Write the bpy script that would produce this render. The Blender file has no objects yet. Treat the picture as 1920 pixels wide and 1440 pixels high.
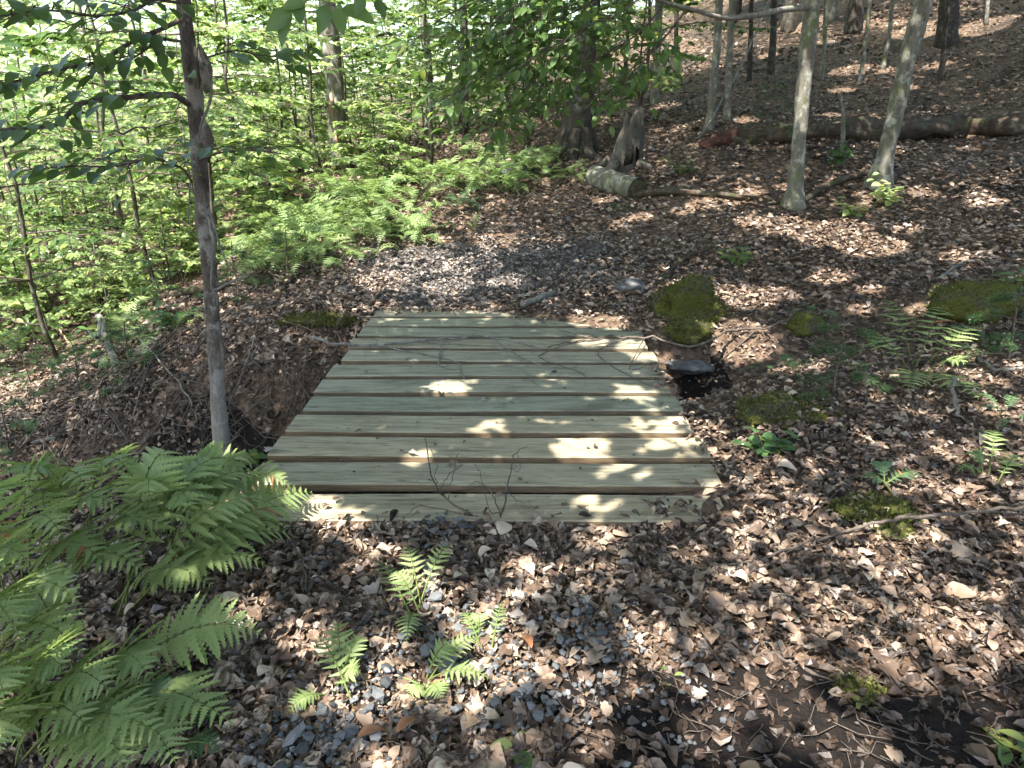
import bpy, math, random
import numpy as np
from mathutils import Matrix, Vector
rnd = random.Random(7)
R = np.random.default_rng(11)
S = bpy.context.scene
C = S.collection

# ------------------------------------------------------------------ camera, sky, sun, exposure
F, PITCH, CAMH = 1330.0, math.radians(20.8), 1.34
cd = bpy.data.cameras.new('camera'); cam = bpy.data.objects.new('camera', cd); C.objects.link(cam)
cam.location = (0, 0, CAMH); cam.rotation_euler = (math.pi/2 - PITCH, 0, 0)
cd.sensor_width = 36; cd.lens = F/1920*36; cd.clip_start = .05; cd.clip_end = 600
S.camera = cam
SUN_EL, SUN_AZ = math.radians(60), math.radians(218)      # azimuth clockwise from +Y: behind the camera, to its left
TOSUN = np.array([math.cos(SUN_EL)*math.sin(SUN_AZ), math.cos(SUN_EL)*math.cos(SUN_AZ), math.sin(SUN_EL)])
w = bpy.data.worlds.new('World'); S.world = w; w.use_nodes = True
nt = w.node_tree; nt.nodes.clear()
sky = nt.nodes.new('ShaderNodeTexSky'); sky.sky_type = 'NISHITA'; sky.sun_disc = False
sky.sun_elevation = SUN_EL; sky.sun_rotation = SUN_AZ; sky.air_density = 1.2; sky.dust_density = 2.5
bg = nt.nodes.new('ShaderNodeBackground'); bg.inputs[1].default_value = .15
wo = nt.nodes.new('ShaderNodeOutputWorld')
nt.links.new(sky.outputs[0], bg.inputs[0]); nt.links.new(bg.outputs[0], wo.inputs[0])
sd = bpy.data.lights.new('sun', 'SUN'); sun = bpy.data.objects.new('sun', sd); C.objects.link(sun)
sd.energy = 4.8; sd.angle = math.radians(.53); sd.color = (1, .94, .86)
sun.rotation_euler = Vector(TOSUN).to_track_quat('Z', 'Y').to_euler()
S.view_settings.view_transform = 'Standard'; S.view_settings.look = 'None'
S.view_settings.exposure = 2.12; S.view_settings.gamma = 1
cy = S.cycles
cy.max_bounces = 6; cy.diffuse_bounces = 3; cy.glossy_bounces = 2; cy.transmission_bounces = 5; cy.transparent_max_bounces = 4
cy.caustics_reflective = False; cy.caustics_refractive = False; cy.use_denoising = True
cy.sample_clamp_indirect = 6; cy.use_adaptive_sampling = True; cy.adaptive_threshold = .03

# ------------------------------------------------------------------ helpers
def ray(px, py):
    u, v = (px-960)/F, (720-py)/F; c, s = math.cos(PITCH), math.sin(PITCH)
    return np.array([u, c+v*s, -s+v*c])
def at(px, py, y):                       # point seen at a photo pixel, y metres ahead
    r = ray(px, py); return np.array([0, 0, CAMH]) + r*(y/r[1])
def atz(px, py, z):                      # point seen at a photo pixel at height z
    r = ray(px, py); return np.array([0, 0, CAMH]) + r*((z-CAMH)/r[2])
def tag(o, label=None, cat=None, group=None, kind=None):
    if label: o['label'] = label
    if cat: o['category'] = cat
    if group: o['group'] = group
    if kind: o['kind'] = kind
    return o
def link(name, data, parent=None, loc=None):
    o = bpy.data.objects.new(name, data); C.objects.link(o)
    if parent is not None: o.parent = parent
    if loc is not None: o.location = loc
    return o
def empty(name, loc): return link(name, None, None, loc)
def mesh(name, V, Fs, mat, rndv=None, smooth=True):
    """Fs: (n,k) int array or list of such arrays"""
    V = np.asarray(V, np.float32).reshape(-1, 3)
    if not isinstance(Fs, (list, tuple)): Fs = [Fs]
    Fs = [np.asarray(f, np.int32) for f in Fs if len(f)]
    me = bpy.data.meshes.new(name)
    me.vertices.add(len(V)); me.vertices.foreach_set('co', V.ravel())
    idx = np.concatenate([f.ravel() for f in Fs]); tot = np.concatenate([np.full(len(f), f.shape[1], np.int32) for f in Fs])
    me.loops.add(len(idx)); me.loops.foreach_set('vertex_index', idx)
    me.polygons.add(len(tot))
    me.polygons.foreach_set('loop_start', np.concatenate([[0], np.cumsum(tot)[:-1]]).astype(np.int32))
    me.polygons.foreach_set('loop_total', tot)
    me.polygons.foreach_set('use_smooth', np.full(len(tot), smooth, bool))
    if rndv is not None:
        a = me.attributes.new('tone', 'FLOAT', 'POINT'); a.data.foreach_set('value', np.asarray(rndv, np.float32))
    me.update(calc_edges=True)
    if mat: me.materials.append(mat)
    return me
class Bag:                               # collects shapes for ONE mesh
    def __init__(s): s.V = []; s.Q = []; s.T = []; s.A = []; s.n = 0
    def add(s, V, Q=None, T=None, a=.5):
        V = np.asarray(V, float).reshape(-1, 3)
        s.V.append(V); s.A.append(np.full(len(V), a) if np.isscalar(a) else np.asarray(a))
        if Q is not None and len(Q): s.Q.append(np.asarray(Q)+s.n)
        if T is not None and len(T): s.T.append(np.asarray(T)+s.n)
        s.n += len(V)
    def mesh(s, name, mat, smooth=True):
        Fs = ([np.concatenate(s.Q)] if s.Q else []) + ([np.concatenate(s.T)] if s.T else [])
        return mesh(name, np.concatenate(s.V), Fs, mat, np.concatenate(s.A), smooth)
def norm(v):
    v = np.asarray(v, float); return v/np.maximum(np.linalg.norm(v, axis=-1, keepdims=True), 1e-9)
def smooth_path(pts, n):
    """Catmull-Rom through pts"""
    p = np.asarray(pts, float); p = np.vstack([2*p[0]-p[1], p, 2*p[-1]-p[-2]])
    m = len(p)-3; t = np.linspace(0, m-1e-6, n); i = t.astype(int); f = (t-i)[:, None]
    a, b, c, d = p[i], p[i+1], p[i+2], p[i+3]
    return .5*((2*b)+(-a+c)*f+(2*a-5*b+4*c-d)*f**2+(-a+3*b-3*c+d)*f**3)
def tube(path, rad, k=8, rough=0., seed=0, cap=True, flare=None):
    path = np.asarray(path, float); n = len(path); rad = np.broadcast_to(np.asarray(rad, float), (n,))
    tan = norm(np.gradient(path, axis=0)); up = np.array([0, 0, 1.]) if abs(tan[0][2]) < .8 else np.array([1., 0, 0])
    A = []
    u = norm(np.cross(tan[0], up))
    for i in range(n):
        u = norm(u-tan[i]*np.dot(u, tan[i])); A.append((u, np.cross(tan[i], u)))
    U = np.array([a[0] for a in A]); W = np.array([a[1] for a in A])
    th = np.linspace(0, 2*math.pi, k, endpoint=False)
    g = np.random.default_rng(seed+1)
    rr = rad[:, None]*np.ones((n, k))
    if rough:
        ph = g.uniform(0, 6.28, (4, 1, 1)); z = np.arange(n)[:, None]
        rr = rr*(1+rough*(np.sin(2*th[None]+z*.5+ph[0])*.5+np.sin(3*th[None]-z*.9+ph[1])*.5+np.sin(5*th[None]+z*.3+ph[2])*.35)+g.normal(0, rough*.5, (n, k)))
    V = path[:, None]+rr[..., None]*(np.cos(th)[None, :, None]*U[:, None]+np.sin(th)[None, :, None]*W[:, None])
    V = V.reshape(-1, 3)
    i, j = np.meshgrid(np.arange(n-1), np.arange(k), indexing='ij'); j2 = (j+1) % k
    Q = np.stack([i*k+j, i*k+j2, (i+1)*k+j2, (i+1)*k+j], -1).reshape(-1, 4)
    T = []
    if cap:
        V = np.vstack([V, path[0], path[-1]]); a, b = n*k, n*k+1; jj = np.arange(k)
        T = np.vstack([np.stack([np.full(k, a), (jj+1) % k, jj], -1), np.stack([np.full(k, b), (n-1)*k+jj, (n-1)*k+(jj+1) % k], -1)])
    return V, Q, T
def scatter(tv, tf, pos, M, sc):
    """copies of a template: pos (N,3), M (N,3,3) columns = axes, sc (N,)"""
    N, t = len(pos), len(tv)
    V = np.einsum('nij,tj->nti', M, tv)*sc[:, None, None]+pos[:, None]
    Fc = (tf[None]+(np.arange(N)*t)[:, None, None]).reshape(-1, tf.shape[1])
    return V.reshape(-1, 3), Fc
def frames(d, nrm):
    """axes: x along d, z near nrm"""
    x = norm(d); y = norm(np.cross(nrm, x)); z = np.cross(x, y)
    return np.stack([x, y, z], -1)
def leaf_tpl(st, wd, fold=.15, droop=.12, notch=None):
    """leaf of unit length along +x. st stations, wd half widths"""
    V = []; T = []
    V.append((0, 0, 0))
    for s, h in zip(st[1:-1], wd[1:-1]):
        z = -droop*s*s
        V += [(s, 0, z), (s, h, z+fold*h), (s, -h, z+fold*h)]
    V.append((st[-1], 0, -droop)); m = len(st)-2; e = len(V)-1
    T += [(0, 1, 2), (0, 3, 1)]
    for i in range(m-1):
        a, b = 1+3*i, 4+3*i
        T += [(a, b, b+1), (a, b+1, a+1), (a, a+2, b+2), (a, b+2, b)]
    a = 1+3*(m-1); T += [(a, e, a+1), (a, a+2, e)]
    return np.array(V, float), np.array(T)
LEAF = leaf_tpl([0, .3, .65, 1], [0, .27, .22, 0], .25, .15)
LEAF_FINE = leaf_tpl([0, .08, .2, .35, .5, .65, .8, .92, 1], [0, .12, .23, .29, .285, .24, .16, .07, 0], .22, .2)
MAPLE = leaf_tpl([0, .08, .18, .3, .42, .52, .66, .78, 1], [0, .3, .18, .5, .3, .38, .14, .16, 0], .12, .12)
LITTER = leaf_tpl([0, .18, .45, .74, 1], [0, .19, .26, .17, 0], .55, .25)
QUAD = (np.array([[0, 0, 0], [.5, .3, .05], [1, 0, -.1], [.5, -.3, .05]], float), np.array([[0, 1, 2], [0, 2, 3]]))

# ------------------------------------------------------------------ materials
def mat(name):
    m = bpy.data.materials.new(name); m.use_nodes = True; t = m.node_tree
    for n in list(t.nodes):
        if n.type not in ('OUTPUT_MATERIAL', 'BSDF_PRINCIPLED'): t.nodes.remove(n)
    b = t.nodes['Principled BSDF']; b.inputs['Roughness'].default_value = .85; b.inputs['Specular IOR Level'].default_value = .3
    return m, t, b
def N(t, kind, **kw):
    n = t.nodes.new('ShaderNode'+kind)
    for k, v in kw.items():
        if k in n.inputs: n.inputs[k].default_value = v
        else: setattr(n, k, v)
    return n
def ramp(t, stops, src, interp='LINEAR'):
    r = t.nodes.new('ShaderNodeValToRGB'); r.color_ramp.interpolation = interp; e = r.color_ramp.elements
    while len(e) < len(stops): e.new(.5)
    for q, (p, c) in zip(e, stops): q.position = p; q.color = (*c, 1)
    t.links.new(src, r.inputs[0]); return r.outputs[0]
def mixc(t, a, b, f, mode='MIX'):
    n = t.nodes.new('ShaderNodeMix'); n.data_type = 'RGBA'; n.blend_type = mode
    for s, v in ((n.inputs[6], a), (n.inputs[7], b), (n.inputs[0], f)):
        if hasattr(v, 'is_linked'): t.links.new(v, s)
        elif isinstance(v, (int, float)): s.default_value = v
        else: s.default_value = (*v, 1)
    return n.outputs[2]
def coords(t, kind='Object', scale=(1, 1, 1), rnd_off=False):
    tc = t.nodes.new('ShaderNodeTexCoord'); mp = t.nodes.new('ShaderNodeMapping'); mp.inputs['Scale'].default_value = scale
    t.links.new(tc.outputs[kind], mp.inputs[0])
    if rnd_off:
        oi = t.nodes.new('ShaderNodeObjectInfo'); cx = t.nodes.new('ShaderNodeCombineXYZ')
        mu = N(t, 'Math', operation='MULTIPLY'); mu.inputs[1].default_value = 37.
        t.links.new(oi.outputs['Random'], mu.inputs[0])
        for i in range(3): t.links.new(mu.outputs[0], cx.inputs[i])
        t.links.new(cx.outputs[0], mp.inputs['Location'])
    return mp.outputs[0]
def noise(t, vec, scale, detail=4, rough=.55, dist=0):
    n = N(t, 'TexNoise', Scale=scale, Detail=detail, Roughness=rough, Distortion=dist); t.links.new(vec, n.inputs['Vector']); return n.outputs['Fac']
def bump(t, b, h, strength=.5, dist=.01):
    n = N(t, 'Bump', Strength=strength, Distance=dist); t.links.new(h, n.inputs['Height']); t.links.new(n.outputs[0], b.inputs['Normal'])
def tone(t):
    a = t.nodes.new('ShaderNodeAttribute'); a.attribute_name = 'tone'; return a.outputs['Fac']

def foliage_mat(name, stops, trans=.42, gloss=.35, tcol=1.25):
    m = bpy.data.materials.new(name); m.use_nodes = True; t = m.node_tree; t.nodes.clear()
    o = t.nodes.new('ShaderNodeOutputMaterial')
    col = ramp(t, stops, tone(t))
    b = N(t, 'BsdfPrincipled'); b.inputs['Roughness'].default_value = gloss; b.inputs['Specular IOR Level'].default_value = .5
    t.links.new(col, b.inputs['Base Color'])
    tr = t.nodes.new('ShaderNodeBsdfTranslucent')
    hs = N(t, 'HueSaturation', Saturation=1.15, Value=tcol, Hue=.485); t.links.new(col, hs.inputs['Color']); t.links.new(hs.outputs[0], tr.inputs[0])
    mx = t.nodes.new('ShaderNodeMixShader'); mx.inputs[0].default_value = trans
    t.links.new(b.outputs[0], mx.inputs[1]); t.links.new(tr.outputs[0], mx.inputs[2]); t.links.new(mx.outputs[0], o.inputs[0])
    return m
M = {}
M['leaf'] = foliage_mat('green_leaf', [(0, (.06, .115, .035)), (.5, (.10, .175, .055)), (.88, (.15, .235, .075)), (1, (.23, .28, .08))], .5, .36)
M['leaf_far'] = foliage_mat('sun_tinted_leaf', [(0, (.13, .205, .075)), (.5, (.24, .34, .135)), (.9, (.36, .45, .2)), (1, (.52, .52, .22))], .55, .27, 1.4)  # paler copy of the green leaf, sunlight put into its colour
M['leaf_dark'] = foliage_mat('dark_leaf', [(0, (.035, .085, .03)), (.6, (.06, .125, .045)), (1, (.1, .18, .06))], .4, .35)  # deeper green for hemlock needles and low plants
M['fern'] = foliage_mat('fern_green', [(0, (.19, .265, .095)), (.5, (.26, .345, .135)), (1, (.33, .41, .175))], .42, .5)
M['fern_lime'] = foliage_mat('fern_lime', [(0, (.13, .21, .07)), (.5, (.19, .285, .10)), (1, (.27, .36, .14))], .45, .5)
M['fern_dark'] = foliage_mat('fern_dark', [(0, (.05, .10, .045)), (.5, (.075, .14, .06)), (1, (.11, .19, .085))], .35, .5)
M['stem'] = mat('green_stem')[0]; M['stem'].node_tree.nodes['Principled BSDF'].inputs['Base Color'].default_value = (.10, .13, .035, 1)
def litter_mat(name, stops):
    m, t, b = mat(name)
    c = ramp(t, stops, tone(t))
    v = coords(t); n = noise(t, v, 60, 3, .6)
    c2 = mixc(t, c, ramp(t, [(.3, (.5, .46, .42)), (.7, (1.12, 1.1, 1.08))], n), .8, 'MULTIPLY')
    t.links.new(c2, b.inputs['Base Color']); b.inputs['Roughness'].default_value = .48; b.inputs['Specular IOR Level'].default_value = .45
    bump(t, b, n, .4, .002); return m
M['dead'] = litter_mat('dead_leaf', [(0, (.026, .018, .013)), (.24, (.074, .049, .035)), (.5, (.168, .118, .084)), (.72, (.278, .21, .155)), (.9, (.425, .345, .265)), (1, (.58, .49, .39))])
M['dead_grey'] = litter_mat('weathered_leaf', [(0, (.04, .035, .033)), (.4, (.11, .096, .088)), (.75, (.21, .185, .168)), (1, (.40, .36, .325))])
M['dead_orange'] = litter_mat('russet_leaf', [(0, (.25, .10, .045)), (1, (.42, .22, .11))])
def soil_mat():
    m, t, b = mat('forest_soil'); v = coords(t)
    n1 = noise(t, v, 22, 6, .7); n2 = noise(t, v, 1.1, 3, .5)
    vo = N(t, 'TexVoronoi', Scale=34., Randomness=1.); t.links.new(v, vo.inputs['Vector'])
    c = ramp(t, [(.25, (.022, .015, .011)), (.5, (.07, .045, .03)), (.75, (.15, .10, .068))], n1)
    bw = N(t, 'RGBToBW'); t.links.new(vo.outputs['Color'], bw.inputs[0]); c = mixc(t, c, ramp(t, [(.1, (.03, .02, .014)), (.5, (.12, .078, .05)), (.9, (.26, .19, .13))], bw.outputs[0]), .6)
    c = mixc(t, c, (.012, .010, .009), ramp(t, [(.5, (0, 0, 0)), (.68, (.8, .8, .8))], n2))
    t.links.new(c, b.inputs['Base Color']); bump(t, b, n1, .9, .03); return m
M['soil'] = soil_mat()
def mud_shade_mat():
    m, t, b = mat('black_mud_and_shade'); v = coords(t); n = noise(t, v, 30, 6, .7)
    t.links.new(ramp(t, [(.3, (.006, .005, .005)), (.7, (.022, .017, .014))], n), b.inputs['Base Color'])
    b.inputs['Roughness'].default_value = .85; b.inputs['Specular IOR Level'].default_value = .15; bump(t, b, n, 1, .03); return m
M['mud'] = mud_shade_mat()  # real mud at lower right; in the ditch it stands in for shade
def wood_mat(name, cols, kd=1.0):
    m, t, b = mat(name)
    v = coords(t, 'Object', (1.1, 14, 14), True)
    g = noise(t, v, 3.2, 8, .65, .5)
    v2 = coords(t, 'Object', (2.2, 60, 60), True); g2 = noise(t, v2, 5, 4, .6)
    v3 = coords(t, 'Object', (1.6, 4.5, 4.5), True); k = noise(t, v3, 1.6, 2, .5)
    c = ramp(t, [(.28, cols[0]), (.46, cols[1]), (.62, cols[2]), (.8, cols[3])], g)
    c = mixc(t, c, ramp(t, [(.35, (.5, .48, .43)), (.6, (1.08, 1.08, 1.06))], g2), .7, 'MULTIPLY')
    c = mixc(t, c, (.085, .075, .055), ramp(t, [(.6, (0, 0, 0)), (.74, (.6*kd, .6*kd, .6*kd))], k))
    dn = noise(t, coords(t, 'Generated', (9, 2, 1), True), 2.2, 6, .7); c = mixc(t, c, (.07, .058, .042), ramp(t, [(.56, (0, 0, 0)), (.72, (.7, .7, .7))], dn))
    oi = t.nodes.new('ShaderNodeObjectInfo')
    c = mixc(t, c, ramp(t, [(0, (.78, .85, .81)), (.5, (1, 1, .96)), (1, (1.16, 1.08, .95))], oi.outputs['Random']), 1., 'MULTIPLY')
    vo = N(t, 'TexVoronoi', Scale=2.3); vo.inputs['Randomness'].default_value = 1
    t.links.new(coords(t, 'Object', (1, 2.6, 1), True), vo.inputs['Vector'])
    c = mixc(t, c, (.085, .06, .04), ramp(t, [(.0, (.9, .9, .9)), (.045, (.55, .55, .55)), (.07, (0, 0, 0))], vo.outputs['Distance']))
    t.links.new(c, b.inputs['Base Color']); b.inputs['Roughness'].default_value = .7
    bump(t, b, g2, .35, .004); return m
M['plank'] = wood_mat('weathered_plank', [(.135, .122, .09), (.268, .245, .186), (.362, .332, .255), (.46, .423, .33)])
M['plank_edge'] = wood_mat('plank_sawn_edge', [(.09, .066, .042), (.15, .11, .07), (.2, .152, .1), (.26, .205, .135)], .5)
def bark_mat(name, cols, lichen=None, scale=(7, 7, 2.2), bs=.6, moss=None):
    m, t, b = mat(name); v = coords(t, 'Object', scale, True)
    n = noise(t, v, 3, 7, .68, .3); vo = N(t, 'TexVoronoi', Scale=4.); t.links.new(v, vo.inputs['Vector'])
    c = ramp(t, [(.28, cols[0]), (.5, cols[1]), (.72, cols[2])], n)
    vf = coords(t, 'Object', (40, 40, 22), True); fn = noise(t, vf, 3, 4, .7)
    c = mixc(t, c, ramp(t, [(.35, (.45, .43, .42)), (.62, (1.1, 1.1, 1.1))], fn), .75, 'MULTIPLY')
    if lichen:
        v2 = coords(t, 'Object', (9, 9, 7), True); l = noise(t, v2, 1.3, 5, .65)
        c = mixc(t, c, lichen, ramp(t, [(.52, (0, 0, 0)), (.6, (.8, .8, .8))], l))
    if moss:
        v3 = coords(t, 'Object', (5, 5, 4), True); l = noise(t, v3, 1.5, 5, .7)
        c = mixc(t, c, moss, ramp(t, [(.5, (0, 0, 0)), (.62, (.9, .9, .9))], l))
    t.links.new(c, b.inputs['Base Color']); bump(t, b, fn, bs, .01); return m
M['bark_beech'] = bark_mat('grey_bark', [(.06, .048, .038), (.125, .105, .087), (.22, .195, .17)], (.3, .285, .26))
def knotty_mat():
    m = bark_mat('knotty_bark', [(.04, .032, .026), (.10, .084, .07), (.2, .178, .155)], (.30, .285, .26), (8, 8, 3), 1.); t = m.node_tree; b = t.nodes['Principled BSDF']; old = b.inputs['Base Color'].links[0].from_socket
    tc = t.nodes.new('ShaderNodeTexCoord'); sp = t.nodes.new('ShaderNodeSeparateXYZ'); t.links.new(tc.outputs['Object'], sp.inputs[0]); n = noise(t, coords(t, 'Object', (14, 14, 10)), 3, 5, .7)
    ad = N(t, 'Math', operation='MULTIPLY_ADD'); t.links.new(n, ad.inputs[0]); ad.inputs[1].default_value = -1.1; t.links.new(sp.outputs['Z'], ad.inputs[2])
    f = ramp(t, [(.0, (.6, .6, .6)), (.45, (0, 0, 0))], ad.outputs[0]); t.links.new(mixc(t, old, (.31, .29, .25), f), b.inputs['Base Color']); return m
M['bark_knotty'] = knotty_mat()
M['bark_pale'] = bark_mat('pale_lichen_bark', [(.08, .074, .06), (.155, .148, .12), (.25, .24, .2)], (.33, .335, .28), moss=(.10, .12, .05))
M['bark_log'] = bark_mat('mossy_log_bark', [(.06, .055, .045), (.12, .115, .09), (.2, .195, .155)], (.27, .28, .22), moss=(.08, .095, .04))
M['bark_dark'] = bark_mat('dark_bark', [(.02, .016, .013), (.048, .038, .03), (.085, .07, .055)], (.10, .105, .08), (9, 9, 1.4), 1.)
M['bark_stem'] = bark_mat('sapling_bark', [(.035, .03, .022), (.075, .066, .048), (.125, .115, .088)], (.15, .15, .12))
M['bark_twig'] = bark_mat('twig_bark', [(.055, .042, .032), (.11, .088, .07), (.19, .16, .13)], None)
M['bark_rot'] = bark_mat('rotten_wood', [(.022, .015, .011), (.06, .04, .028), (.105, .075, .053)], (.10, .095, .07), (2.2, 9, 9), 1., (.045, .055, .02))
M['red_rot'] = bark_mat('red_rotten_wood', [(.035, .018, .014), (.085, .038, .028), (.16, .08, .062)], None, (5, 9, 9), 1.)
M['split_wood'] = bark_mat('split_wood', [(.28, .17, .10), (.42, .29, .18), (.55, .43, .3)], None, (20, 20, 3))
M['grey_wood'] = bark_mat('grey_dead_wood', [(.09, .08, .07), (.2, .185, .165), (.33, .31, .28)], (.2, .23, .17), (12, 12, 1.6), 1.)
M['stump'] = bark_mat('old_stump_wood', [(.03, .026, .022), (.08, .07, .058), (.145, .132, .115)], (.11, .12, .09), (12, 12, 1.6), 1.)
def rock_mat(name, cols, moss=None, mt=(.42, .52)):
    m, t, b = mat(name); v = coords(t, 'Object', (1, 1, 1), True); n = noise(t, v, 14, 6, .65); n0 = noise(t, v, 90, 3, .6)
    c = ramp(t, [(.3, cols[0]), (.55, cols[1]), (.75, cols[2])], n)
    if moss:
        l = noise(t, v, 7, 5, .65); mc = ramp(t, [(.3, moss[0]), (.7, moss[1])], n0)
        c = mixc(t, c, mc, ramp(t, [(mt[0], (0, 0, 0)), (mt[1], (1, 1, 1))], l))
    t.links.new(c, b.inputs['Base Color']); bump(t, b, n0, .6, .01); b.inputs['Roughness'].default_value = .95; b.inputs['Specular IOR Level'].default_value = .12; return m
M['rock'] = rock_mat('grey_rock', [(.05, .052, .052), (.11, .11, .108), (.17, .17, .165)])
M['moss_rock'] = rock_mat('mossy_rock', [(.04, .035, .028), (.08, .07, .055), (.12, .11, .09)], ((.03, .034, .008), (.085, .09, .02)), (.36, .5))
M['moss'] = foliage_mat('moss_tuft', [(0, (.035, .04, .009)), (.5, (.075, .08, .017)), (1, (.15, .16, .035))], .25, .8)
def pebble_mat():
    m, t, b = mat('pebble'); v = coords(t, 'Object', (1, 1, 1), True); n = noise(t, v, 30, 4, .6); oi = t.nodes.new('ShaderNodeObjectInfo')
    ad = N(t, 'Math', operation='ADD'); t.links.new(oi.outputs['Random'], ad.inputs[0]); t.links.new(tone(t), ad.inputs[1])
    fr = N(t, 'Math', operation='FRACT'); t.links.new(ad.outputs[0], fr.inputs[0])
    c = ramp(t, [(0, (.04, .044, .047)), (.5, (.08, .086, .09)), (.85, (.135, .14, .143)), (.98, (.17, .172, .175)), (1, (.24, .24, .245))], fr.outputs[0])
    c = mixc(t, c, ramp(t, [(.3, (.6, .6, .6)), (.7, (1.1, 1.1, 1.1))], n), .7, 'MULTIPLY')
    t.links.new(c, b.inputs['Base Color']); b.inputs['Roughness'].default_value = .6; return m
M['pebble'] = pebble_mat()

# ------------------------------------------------------------------ terrain
ctrl = []
def cp(px, py, y): ctrl.append(at(px, py, y))
def cx(x, y, z): ctrl.append(np.array([x, y, z], float))
for x in (-.6, 0, .6): cx(x, 1.0, -.05); cx(x, 2.08, -.022)
for x in (-.7, 0, .5): cx(x, 2.5, -.05)
cx(.82, 2.25, .02); cx(1.3, 1.4, .0); cx(-1.3, 1.2, -.12); cx(-1.5, 2.2, -.12); cx(-1.25, 2.6, -.1); cx(-1.1, 3.0, -.14)
cx(0, -2, -.15); cx(3, -1, .1); cx(-3, -1, -.6); cx(0, -8, -.6); cx(8, -5, .8); cx(-8, -5, -2.)
cx(-3, 2.2, -.65); cx(-5, 3, -1.15); cx(-2.1, 3.0, -.42); cx(-7, 5, -1.6)
cx(-.6, 5.2, .0); cx(.1, 5.2, .03); cx(.7, 4.9, .075); cx(1.0, 4.5, .06); cx(1.05, 3.0, -.06); cx(1.0, 2.6, -.02)
cx(-1.3, 5.1, -.03); cx(-2.1, 5.2, -.15); cx(-3.4, 5.4, -.7); cx(-5.5, 7, -1.4)
cp(850, 470, 6.9); cp(700, 460, 6.9); cp(1000, 400, 7.7); cp(560, 480, 6.5); cp(450, 480, 6.9); cx(-4, 9, -.7); cx(-8, 9, -1.9)
cp(850, 345, 9.0); cp(1080, 290, 10.); cp(1170, 310, 9.4); cp(1150, 360, 8.2); cp(640, 330, 12.); cp(760, 330, 11); cp(450, 380, 10)
cp(1490, 385, 7.2); cp(1655, 350, 7.5); cp(1310, 285, 8.8); cp(1600, 255, 9.4); cp(1900, 240, 9.7); cp(1335, 235, 10.2)
cp(1775, 95, 14.5); cp(1900, 20, 15.5); cp(1600, 110, 15); cp(1250, 190, 14); cp(1000, 230, 15)
cp(1920, 500, 5.0); cp(1920, 800, 2.85); cp(1920, 1000, 2.12); cp(1500, 600, 4.6); cp(1700, 560, 4.8); cp(1450, 800, 2.95); cp(1920, 1300, 1.4)
cx(10, 10, 3.6); cx(14, 22, 6.5); cx(0, 24, 1.9); cx(-10, 20, -.8); cx(5, 26, 4.6); cx(-20, 30, -1); cx(25, 8, 8.); cx(30, 35, 11); cx(0, 45, 4); cx(-25, 0, -5); cx(25, -15, 6); cx(-20, -20, -4)
ctrl = np.array(ctrl)
def tps_fit(P, lam=.02):
    n = len(P); d = np.linalg.norm(P[:, None, :2]-P[None, :, :2], axis=-1); K = np.where(d > 0, d**2*np.log(d+1e-12), 0)+lam*np.eye(n)
    A = np.zeros((n+3, n+3)); A[:n, :n] = K; A[:n, n] = 1; A[:n, n+1:] = P[:, :2]; A[n, :n] = 1; A[n+1:, :n] = P[:, :2].T
    b = np.zeros(n+3); b[:n] = P[:, 2]; return np.linalg.solve(A, b)
TW = tps_fit(ctrl)
GUL = np.array([[-7, 2.9, .35, .9], [-3.5, 3.4, .45, 1.0], [-2.2, 3.75, .62, .98], [-1.25, 3.98, .8, .92], [-.5, 4.02, .7, .7], [0, 4.05, .6, .55], [1.1, 3.98, .34, .38], [1.6, 4.12, .14, .3], [2.3, 4.4, .06, .25], [3.2, 4.9, .0, .25]])
_h = R.uniform(0, 6.28, 24); _k = R.normal(0, 1, (24, 2))
def terrain(x, y):
    x = np.atleast_1d(np.asarray(x, float)); y = np.atleast_1d(np.asarray(y, float)); sh = x.shape; x = x.ravel(); y = y.ravel()
    out = np.empty(len(x))
    for s in range(0, len(x), 20000):
        X = x[s:s+20000]; Y = y[s:s+20000]
        d2 = (X[:, None]-ctrl[None, :, 0])**2+(Y[:, None]-ctrl[None, :, 1])**2
        out[s:s+20000] = (.5*d2*np.log(d2+1e-12))@TW[:-3]+TW[-3]+TW[-2]*X+TW[-1]*Y
    far = np.clip((np.hypot(x, y-5)-30)/40, 0, 1); out = out*(1-far)+far*np.clip(out, -3, 10)
    gy = np.interp(x, GUL[:, 0], GUL[:, 1]); gd = np.interp(x, GUL[:, 0], GUL[:, 2], right=0); gw = np.interp(x, GUL[:, 0], GUL[:, 3])
    q = np.abs(y-gy)/gw
    out = out-gd*np.exp(-q**3)
    r = np.hypot(x, y); amp = .012+.02*np.clip((r-4)/6, 0, 1)
    amp = np.where((np.abs(x+.1) < 1.1) & (y > 1.9) & (y < 5.4), .006, amp)
    nz = np.zeros(len(x))
    for i in range(24):
        f = 1.2*1.18**i; nz += np.sin(f*(_k[i, 0]*x+_k[i, 1]*y)+_h[i])/(1+i*.25)
    return (out+amp*nz*.6).reshape(sh)
def tz(x, y): return float(terrain([x], [y])[0])
def on(px, py, lift=0.):
    """ground point seen at a photo pixel"""
    r = ray(px, py); ts = np.linspace(.8, 40, 1600); P = np.array([0, 0, CAMH])+ts[:, None]*r
    d = P[:, 2]-terrain(P[:, 0], P[:, 1]); i = int(np.argmax(d < 0)) if (d < 0).any() else len(ts)-1
    p = P[i].copy(); p[2] = tz(p[0], p[1])+lift; return p
def axis_lines(lo, hi, fine_lo, fine_hi, step, grow=1.09):
    a = list(np.arange(fine_lo, fine_hi, step)); s = step
    while a[-1] < hi: s *= grow; a.append(a[-1]+s)
    s = step; b = [fine_lo]
    while b[-1] > lo: s *= grow; b.append(b[-1]-s)
    return np.array(sorted(set(b[1:]+a)))
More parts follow.
